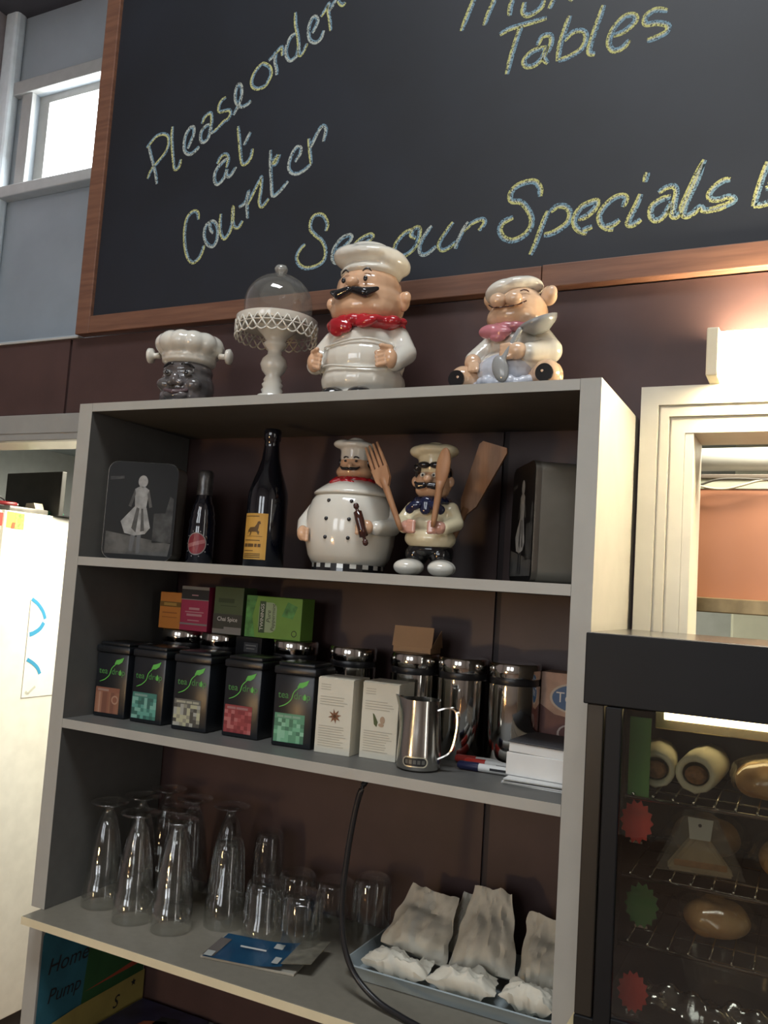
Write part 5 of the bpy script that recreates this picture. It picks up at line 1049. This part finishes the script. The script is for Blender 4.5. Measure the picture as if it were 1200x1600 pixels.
wp('back_panel', 0.004, 0.716, 0.262, 0.268, 0.020, H - 0.0918, mat('warmer_back', (0.040, 0.030, 0.026), 0.35), 0); wp('side_panel', 0.004, 0.008, 0.029, 0.262, 0.020, H - 0.0918, black_satin, 0); wp('side_panel', 0.712, 0.716, 0.029, 0.262, 0.020, H - 0.0918, black_satin, 0)
wp('interior_floor', 0.030, 0.69, 0.03, 0.260, 0.0205, 0.024, mat('warmer_floor', (0.05, 0.045, 0.04), 0.3, 0.5), 0)
d0 = wp('door', 0.029, 0.050, 0.0, 0.010, 0.016, H - 0.0925, black_satin); wp('door_rail', 0.0505, 0.69, 0.0, 0.010, 0.016, 0.028, black_satin, 0.001, t)
wp('door_glass', 0.0505, 0.69, 0.004, 0.0065, 0.0285, H - 0.0930, glass('warmer_glass', (0.80, 0.80, 0.76), 0.5, 0.04, 0.01), 0)
tl = mat('warmer_lamp', (1, .9, .7), 0.4, emit=(1.0, 0.80, 0.45), estr=6.0)
bm = BM(); tube(bm, [(0.085, 0.120, H - 0.108), (0.66, 0.120, H - 0.108)], 0.007, 10); mk('lamp_tube', bm, tl, t, smooth=True)
wp('lamp_reflector', 0.070, 0.675, 0.135, 0.16, H - 0.130, H - 0.094, mat('reflector_gold', (0.6, 0.5, 0.32), 0.25, 0.9))
for k, z in enumerate((-0.183, -0.2815, -0.364)):
    zl = z - CT; bm = BM()
    for y in (0.032, 0.250): tube(bm, [(0.052, y, zl), (0.69, y, zl)], 0.0026, 8)
    n = 26
    for i in range(n):
        x = 0.062 + 0.0245 * i; tube(bm, [(x, 0.0315, zl + 0.0035), (x, 0.252, zl + 0.0035)], 0.0012, 5)
        ell(bm, (x, 0.0315, zl + 0.0042), 0.0020, u=8, v=6)
    for y in (0.09, 0.17): tube(bm, [(0.056, y, zl), (0.69, y, zl)], 0.0014, 5)
    mk('wire_rack', bm, polished, t, smooth=True)
# price stars standing inside the glass
for lab, col, x, z0, z1, kd in (('red starburst price card high inside the food cabinet', (0.42, 0.030, 0.022), 1.074, -0.242, -0.188, 1), ('red starburst price card low inside the food cabinet', (0.36, 0.025, 0.022), 1.077, -0.450, -0.400, 1), ('green starburst price card inside the food cabinet', (0.015, 0.10, 0.02), 1.084, -0.345, -0.290, 1), ('long green card inside the top left of the food cabinet', (0.05, 0.17, 0.035), 1.074, -0.182, -0.082, 0)):
    t2_ = thing('price_card', lab, 'card', (x, -0.020, z0), 0, 'coloured cards in the food cabinet'); bm = BM(); hh = z1 - z0
    if kd: prism(bm, [(0.95 * p[0] * 0.8, hh / 2 + p[1]) for p in star(0, 0, hh * 0.42, hh * 0.52, 14)], 0, 0.0008)
    else: prism(bm, rect(-0.013, 0.014, 0, hh), 0, 0.0008)
    mk('card', bm, mat('card_' + '_'.join('%d' % (c * 100) for c in col), col, 0.5), t2_)
    bm = BM(); box(bm, -0.008, 0.008, 0.0008, 0.006, 0, 0.003); mk('card_foot', bm, polished, t2_)
# food
wrapm = mat('wrap_paper', (0.58, 0.56, 0.44), 0.7, noise=0.06, bump=0.4, bscale=70); fill = mat('roll_filling', (0.20, 0.10, 0.045), 0.6, noise=0.4, nscale=120)
crust = mat('bread_crust', (0.42, 0.22, 0.085), 0.55, col2=(0.52, 0.33, 0.16), nscale=22, bump=0.25)
film = glass('cling_film', (0.95, 0.95, 0.94), 0.45, 0.05, 0.12, body=(0.6, 0.58, 0.52), body_fac=0.05)
RZ = -0.183 + 0.0072
for lab, x, rz_, s in (('paper wrapped roll on the top rack nearest the green card', 1.092, 6, 1.0), ('paper wrapped roll second on the top rack', 1.140, -4, 1.02)):
    t = thing('wrapped_roll', lab, 'wrap', (x, 0.0, RZ), R(rz_), 'paper wrapped rolls'); bm = BM(); n = 20; rings = []
    for y, r in ((0.0, 0.0205), (0.008, 0.0240), (0.05, 0.0255), (0.12, 0.0245), (0.135, 0.020), (0.142, 0.004)):
        rings.append([bm.verts.new((s * r * 1.02 * math.cos(2 * math.pi * k / n), y, 0.0262 * s + s * r * math.sin(2 * math.pi * k / n) * (1 + 0.04 * math.sin(3 * k)))) for k in range(n)])
    for a, b in zip(rings, rings[1:]):
        for k in range(n): bm.faces.new((a[k], a[(k + 1) % n], b[(k + 1) % n], b[k]))
    rings2 = [bm.verts.new((s * 0.0165 * math.cos(2 * math.pi * k / n), 0.012, 0.0258 * s + s * 0.0150 * math.sin(2 * math.pi * k / n))) for k in range(n)]
    for k in range(n): bm.faces.new((rings[0][k], rings[0][(k + 1) % n], rings2[(k + 1) % n], rings2[k]))
    mk('paper_sleeve', bm, wrapm, t, smooth=True)
    blob('filling', [('e', (0, 0.016, 0.024 * s), (0.0145 * s, 0.014, 0.012 * s)), ('e', (-0.005, 0.010, 0.022 * s), (0.007, 0.006, 0.006)), ('e', (0.006, 0.010, 0.023 * s), (0.006, 0.006, 0.006))], fill, t, 0.0022, 2)
def bread(lab, name, loc, rz_, size, sub='film'):
    t = thing(name, lab, 'bread', loc, R(rz_)); a, b, c = size
    blob('loaf', [('e', (0, 0, c * 0.8), (a, b, c * 0.8)), ('e', (-a * 0.42, -b * 0.2, c * 0.9), (a * 0.55, b * 0.7, c * 0.86)), ('e', (a * 0.40, b * 0.1, c * 0.82), (a * 0.58, b * 0.8, c * 0.80)), ('e', (0, b * 0.3, c * 1.0), (a * 0.5, b * 0.5, c * 0.82))], crust, t, 0.003, 3)
    bm = BM(); n, m_ = 24, 10; rg = random.Random(len(lab)); ph = [rg.uniform(0, 6.28) for _ in range(5)]
    rows = []
    for j in range(m_ + 1):
        v = j / m_; th = math.pi * (0.5 - v * 0.62); row = []
        for i in range(n):
            u = 2 * math.pi * i / n; k = 1.17 + 0.10 * math.sin(5 * u + ph[0]) * math.sin(7 * v + ph[1]) + 0.07 * math.sin(9 * u + ph[2] + 4 * v)
            row.append(bm.verts.new((a * k * math.cos(u) * math.cos(th), b * k * math.sin(u) * math.cos(th), max(0.0006, c * (1.0 + 1.16 * math.sin(th))))))
        rows.append(row)
    for r0, r1 in zip(rows, rows[1:]):
        for i in range(n): bm.faces.new((r0[i], r0[(i + 1) % n], r1[(i + 1) % n], r1[i]))
    bmesh.ops.remove_doubles(bm, verts=bm.verts[:], dist=0.0001)
    mk('clear_wrap', bm, film, t, smooth=True)
    return t
bread('bread roll in clear wrap on the top rack', 'bread_roll', (1.230, 0.060, RZ), -8, (0.044, 0.060, 0.026))
R2 = -0.2815 + 0.0072; R3 = -0.364 + 0.0072
bread('rounded roll in clear wrap on the middle rack behind the sandwich bag', 'bread_roll', (1.146, 0.110, R2), 10, (0.046, 0.050, 0.030))
bread('rounded roll in clear wrap on the middle rack at the right', 'bread_roll', (1.262, 0.070, R2), 0, (0.048, 0.055, 0.028))
bread('flat roll in clear wrap on the bottom rack', 'bread_roll', (1.168, 0.050, R3), 20, (0.042, 0.045, 0.026))
t = thing('sandwich_bag', 'clear sandwich bag with a triangular sandwich and white tag on the middle rack', 'sandwich', (1.148, 0.010, R2), R(8))
bm = BM(); prism(bm, [(-0.040, 0.0), (0.044, 0.0), (0.004, 0.050), (-0.004, 0.050)], 0, 0.032); bmesh.ops.bevel(bm, geom=bm.edges[:], offset=0.004, segments=2, affect='EDGES'); mk('sandwich', bm, mat('sandwich_bread', (0.50, 0.40, 0.28), 0.7, noise=0.15, nscale=40), t, auto=40)
bm = BM(); box(bm, -0.030, 0.034, -0.002, 0.0, 0.008, 0.016, 0.001); mk('filling_edge', bm, mat('sandwich_filling', (0.42, 0.22, 0.10), 0.6, noise=0.3, nscale=60), t)
bm = BM(); prism(bm, [(-0.012, 0.044), (0.013, 0.044), (0.016, 0.070), (-0.015, 0.071)], -0.004, -0.003); mk('tag', bm, mat('tag_grey_paper', (0.36, 0.36, 0.33), 0.7), t); bm = BM(); flat(bm, disc(0.0, 0.062, 0.0022), -0.0043); mk('tag_hole', bm, ink, t)
bm = BM(); prism(bm, [(-0.052, 0.0005), (0.056, 0.0005), (0.020, 0.072), (-0.018, 0.072)], -0.003, -0.0025); prism(bm, [(-0.052, 0.0005), (0.056, 0.0005), (0.020, 0.072), (-0.018, 0.072)], 0.0345, 0.035); mk('clear_bag', bm, film, t)
t = thing('plastic_tub', 'clear ribbed plastic tub on the floor of the food cabinet', 'tub', (1.185, 0.100, CT + 0.0250), R(6))
bm = BM(); n = 64; rings = []
for r, z in ((0.038, 0.0005), (0.042, 0.006), (0.050, 0.050), (0.056, 0.052)):
    rings.append([bm.verts.new((1.3 * (r + (0.0016 if k % 2 and z > 0.003 and z < 0.051 else 0)) * math.cos(2 * math.pi * k / n), (r + (0.0016 if k % 2 else 0)) * math.sin(2 * math.pi * k / n), z)) for k in range(n)])
for a, b in zip(rings, rings[1:]):
    for k in range(n): bm.faces.new((a[k], a[(k + 1) % n], b[(k + 1) % n], b[k]))
bm.faces.new(rings[0]); mk('tub_wall', bm, film, t)
bm = BM(); lathe(bm, [(0.0, 0.0525), (0.058, 0.0525), (0.058, 0.055), (0.050, 0.060), (0, 0.061)], 40, sx=1.3); mk('tub_lid', bm, film, t, smooth=True)
t = thing('crumpled_film', 'crumpled shiny plastic film at the bottom of the food cabinet', 'plastic film', (1.09, -0.012, CT + 0.026), R(0))
bm = BM(); rg = random.Random(8); nx, ny = 40, 8; g = {}
for i in range(nx + 1):
    for j in range(ny + 1):
        x = 0.26 * i / nx; y = 0.034 * j / ny; v = j / ny
        z = max(0.0012, 0.030 * math.sin(math.pi * min(1, v * 0.9 + 0.06)) * (1 - 0.35 * i / nx) + 0.006 * math.sin(0.5 * i + 1.2 * j) + 0.004 * math.sin(1.1 * i - 0.7 * j) + rg.uniform(-0.0012, 0.0012))
        g[i, j] = bm.verts.new((x, y, z))
for i in range(nx):
    for j in range(ny): bm.faces.new((g[i, j], g[i + 1, j], g[i + 1, j + 1], g[i, j + 1]))
mk('film_sheet', bm, glass('shiny_film', (0.92, 0.92, 0.90), 0.8, 0.20, 0.10), t, smooth=True)

# ------------------------------------------------------------------ kitchen seen through the hatch
t = thing('ventilation_pipe', 'thick white horizontal pipe inside the kitchen hatch', 'pipe', (0, 0, 0))
bm = BM(); tube(bm, [(0.90, 0.62, 0.362), (1.9, 0.62, 0.368)], 0.0235, 20); mk('pipe', bm, mat('white_pipe_paint', (0.82, 0.82, 0.74), 0.4), t, smooth=True)
bm = BM(); box(bm, 0.90, 1.9, 0.600, 0.640, 0.322, 0.331, 0.002); mk('support_rail', bm, mat('dark_bronze_rail', (0.16, 0.13, 0.10), 0.5), t)
for x in (0.95, 1.85):
    bm = BM(); box(bm, x, x + 0.02, 0.61, 0.63, 0.331, 0.62); mk('hanger', bm, black_satin, t)
t = thing('heat_panel', 'copper orange panel with a steel post and brass shelf inside the kitchen hatch', 'panel', (0, 0, 0))
bm = BM(); prism(bm, [(1.050, 0.0868), (1.9, 0.0868), (1.9, 0.302), (1.062, 0.302)], 0.606, 0.612); mk('copper_sheet', bm, mat('copper_orange_paint', (0.46, 0.20, 0.11), 0.45, noise=0.05, nscale=5), t)
bm = BM(); prism(bm, [(1.028, 0.0868), (1.050, 0.0868), (1.062, 0.302), (1.044, 0.302)], 0.596, 0.6045); mk('steel_post', bm, mat('greenish_steel', (0.30, 0.31, 0.24), 0.4, 0.6, noise=0.25, nscale=40), t)
for z in (0.10, 0.125, 0.15, 0.20, 0.25, 0.29):
    bm = BM(); ell(bm, (1.035 + (z - 0.0868) * 0.07, 0.595, z), 0.0036, u=10, v=6); mk('bolt', bm, polished, t, smooth=True)
bm = BM(); box(bm, 0.95, 1.9, 0.54, 0.63, 0.0585, 0.0865, 0.002); mk('brass_shelf', bm, mat('old_brass', (0.34, 0.25, 0.13), 0.4, 0.5, noise=0.2, nscale=30), t)
bm = BM(); box(bm, 0.95, 1.9, 0.604, 0.616, 0.302, 0.3215, 0.001); mk('top_channel', bm, mat('pale_green_paint', (0.52, 0.54, 0.42), 0.5), t)
for x in (0.955, 1.88):
    bm = BM(); box(bm, x, x + 0.02, 0.585, 0.605, FZ, 0.0585); mk('stand', bm, black_satin, t)
for lab, P, m in (('dark cable looped under the kitchen pipe', [(1.048, 0.592, 0.298), (1.07, 0.590, 0.308), (1.10, 0.588, 0.318), (1.14, 0.588, 0.320), (1.20, 0.588, 0.318), (1.28, 0.589, 0.319)], mat('dark_cable', (0.10, 0.09, 0.075), 0.5)),
        ('cream cable looped below the kitchen pipe', [(1.03, 0.588, 0.318), (1.06, 0.586, 0.308), (1.09, 0.585, 0.3005), (1.12, 0.585, 0.300), (1.15, 0.586, 0.308), (1.18, 0.588, 0.317), (1.22, 0.589, 0.318)], mat('cream_cable', (0.60, 0.54, 0.40), 0.5))):
    t = thing('kitchen_cable', lab, 'cable', (0, 0, 0)); bm = BM(); tube(bm, catmull(P, 5), 0.0024, 8); mk('cable', bm, m, t, smooth=True)
t = thing('tall_cupboard', 'pale kitchen cupboard seen far behind the hatch', 'cupboard', (1.055, 1.60, FZ))
bm = BM(); box(bm, 0, 0.9, 0, 0.38, 0, 2.06, 0.004); mk('carcass', bm, mat('cupboard_pale_green', (0.60, 0.62, 0.50), 0.5), t)
for x0 in (0.005, 0.453):
    bm = BM(); box(bm, x0, x0 + 0.44, -0.018, -0.0005, 0.1, 2.05, 0.003); d_ = mk('door', bm, mat('cupboard_pale_green', (0.6, 0.62, 0.5), 0.5), t)
    bm = BM(); tube(bm, [(x0 + 0.40, -0.03, 1.0), (x0 + 0.40, -0.03, 1.14)], 0.005, 8); mk('handle', bm, polished, d_)

# ------------------------------------------------------------------ fridge in the kitchen doorway
t = thing('fridge', 'white fridge standing in the kitchen doorway on the left', 'fridge', (-1.62, 0.68, FZ))
fw = mat('fridge_white', (0.80, 0.79, 0.72), 0.35)
bm = BM(); box(bm, 0, 0.62, 0, 0.62, 0.085, 1.692, 0.006); mk('body', bm, fw, t, auto=40)
bm = BM(); box(bm, 0.0, 0.62, -0.055, -0.006, 1.20, 1.692, 0.008); d_ = mk('freezer_door', bm, fw, t, auto=40)
bm = BM(); box(bm, 0.0, 0.62, -0.055, -0.006, 0.10, 1.19, 0.008); d2_ = mk('fridge_door', bm, fw, t, auto=40)
bm = BM(); box(bm, 0.595, 0.625, -0.085, -0.056, 0.75, 1.15, 0.006); mk('handle', bm, mat('grey_handle', (0.35, 0.35, 0.33), 0.4), d2_)
bm = BM(); box(bm, 0.6202, 0.6245, -0.050, -0.010, 1.38, 1.56, 0.002); mk('edge_grip', bm, mat('grey_handle', (0.35, 0.35, 0.33), 0.4), d_)
bm = BM(); box(bm, 0.02, 0.60, 0.02, 0.60, 0.0, 0.084); mk('plinth', bm, black_plastic, t)
XF = -0.9992
t = thing('fridge_drawing', 'small yellow and green picture stuck to the fridge side', 'picture', (XF, 0, 0))
bm = BM(); yz(bm, [(0.690, 0.177), (0.757, 0.175), (0.757, 0.226), (0.690, 0.228)], 0, 0); yz(bm, [(0.722, 0.175), (0.757, 0.175), (0.757, 0.224), (0.722, 0.224)], 0.0004, 1); yz(bm, [(0.708, 0.176), (0.722, 0.176), (0.724, 0.195), (0.712, 0.195)], 0.0006, 2); yz(bm, [(0.730, 0.196), (0.748, 0.192), (0.746, 0.208), (0.734, 0.210)], 0.0006, 3)
mk('sheet', bm, [mat('drawing_yellow', (0.75, 0.62, 0.12), 0.7), mat('drawing_green', (0.34, 0.56, 0.12), 0.7, noise=0.4, nscale=90), mat('drawing_red', (0.6, 0.12, 0.05), 0.7), mat('drawing_lemon', (0.7, 0.66, 0.1), 0.7)], t)
t = thing('fridge_magnet', 'red square magnet on the fridge at the left edge', 'magnet', (XF, 0, 0)); bm = BM(); box(bm, 0.0012, 0.004, 0.628, 0.672, 0.180, 0.222, 0.001); mk('magnet', bm, mat('magnet_red', (0.60, 0.07, 0.05), 0.4), t)
t = thing('fridge_sign', 'white paper sign with blue ribbon strokes hanging on the fridge side', 'sign', (XF, 0, 0))
bm = BM(); box(bm, 0.0004, 0.0016, 0.815, 1.04, -0.363, -0.045); mk('sheet', bm, mat('sign_paper', (0.84, 0.83, 0.78), 0.7), t)
def yzrib(bm, P, w, x):
    P = [Vector(p) for p in catmull([(a, b, 0) for a, b in P], 5)]
    for i in range(len(P) - 1):
        d = (P[i + 1] - P[i]).normalized(); n_ = Vector((-d.y, d.x, 0)) * w / 2
        bm.faces.new([bm.verts.new((x, q.x, q.y)) for q in (P[i] - n_, P[i] + n_, P[i + 1] + n_, P[i + 1] - n_)])
bm = BM(); yzrib(bm, [(0.818, -0.045), (0.845, -0.062), (0.868, -0.086), (0.880, -0.110)], 0.012, 0.0022); yzrib(bm, [(0.876, -0.122), (0.862, -0.142), (0.838, -0.156), (0.822, -0.160)], 0.015, 0.0022); yzrib(bm, [(0.822, -0.240), (0.848, -0.254), (0.868, -0.270), (0.880, -0.290)], 0.012, 0.0022)
bmesh.ops.remove_doubles(bm, verts=bm.verts[:], dist=0.0012); split(mk('blue_ribbon', bm, mat('ribbon_blue', (0.05, 0.32, 0.56), 0.5), t))
bm = BM(); yzrib(bm, [(0.866, -0.330), (0.845, -0.346), (0.838, -0.352), (0.828, -0.343)], 0.008, 0.0022); mk('grey_ribbon', bm, mat('ribbon_grey', (0.55, 0.56, 0.50), 0.6), t)
FT = FZ + 1.6925
t = thing('black_board', 'tall dark board standing on top of the fridge', 'board', (-1.14, 0.90, FT), R(-8)); bm = BM(); box(bm, -0.16, 0.16, 0, 0.018, 0, 0.150, 0.002); mk('board', bm, mat('board_black', (0.020, 0.019, 0.017), 0.5, noise=0.3, nscale=14), t)
bm = BM(); box(bm, -0.16, 0.16, 0.018, 0.08, 0, 0.004); mk('foot', bm, black_satin, t)
t = thing('tool_tray', 'grey metal tray of odds and ends on the fridge', 'tray', (-1.10, 0.78, FT)); bm = BM(); box(bm, -0.09, 0.085, -0.07, 0.085, 0.0004, 0.016, 0.003); mk('tray_body', bm, mat('grey_tray', (0.20, 0.19, 0.17), 0.4, 0.3, noise=0.2), t, auto=40)
bm = BM(); tube(bm, catmull([(0.02, -0.075, 0.016), (0.02, -0.072, 0.040), (0.02, -0.060, 0.044), (0.02, -0.040, 0.036), (0.02, -0.034, 0.016)], 5), 0.003, 8); mk('wire_handle', bm, black_plastic, t, smooth=True)
bm = BM(); prism(bm, [(0.03, 0.016), (0.08, 0.016), (0.07, 0.036), (0.035, 0.034)], 0.035, 0.07); mk('clip', bm, mat('clip_tan', (0.40, 0.34, 0.24), 0.5), t)
t = thing('red_pen', 'red pen lying across the tray on the fridge', 'pen', (-1.06, 0.725, FT + 0.0245)); bm = BM(); tube(bm, [(0.0, -0.05, 0), (0.01, 0.035, 0), (0.0106, 0.040, 0)], [0.006, 0.007, 0.004], 10); mk('barrel', bm, mat('pen_red', (0.22, 0.015, 0.02), 0.3), t, smooth=True); bm = BM(); ell(bm, (0.0108, 0.042, 0), 0.0045, u=10, v=6); mk('pen_tip', bm, polished, t, smooth=True)
t = thing('green_cloth', 'crumpled dark green cloth on the fridge', 'cloth', (-1.04, 0.89, FT)); blob('cloth', [('e', (0.01 * i, 0.012 * ((i * 7) % 3), 0.008 + 0.003 * (i % 2)), (0.016, 0.018, 0.010)) for i in range(-2, 3)], mat('cloth_green', (0.01, 0.10, 0.055), 0.8), t, 0.003, 1)
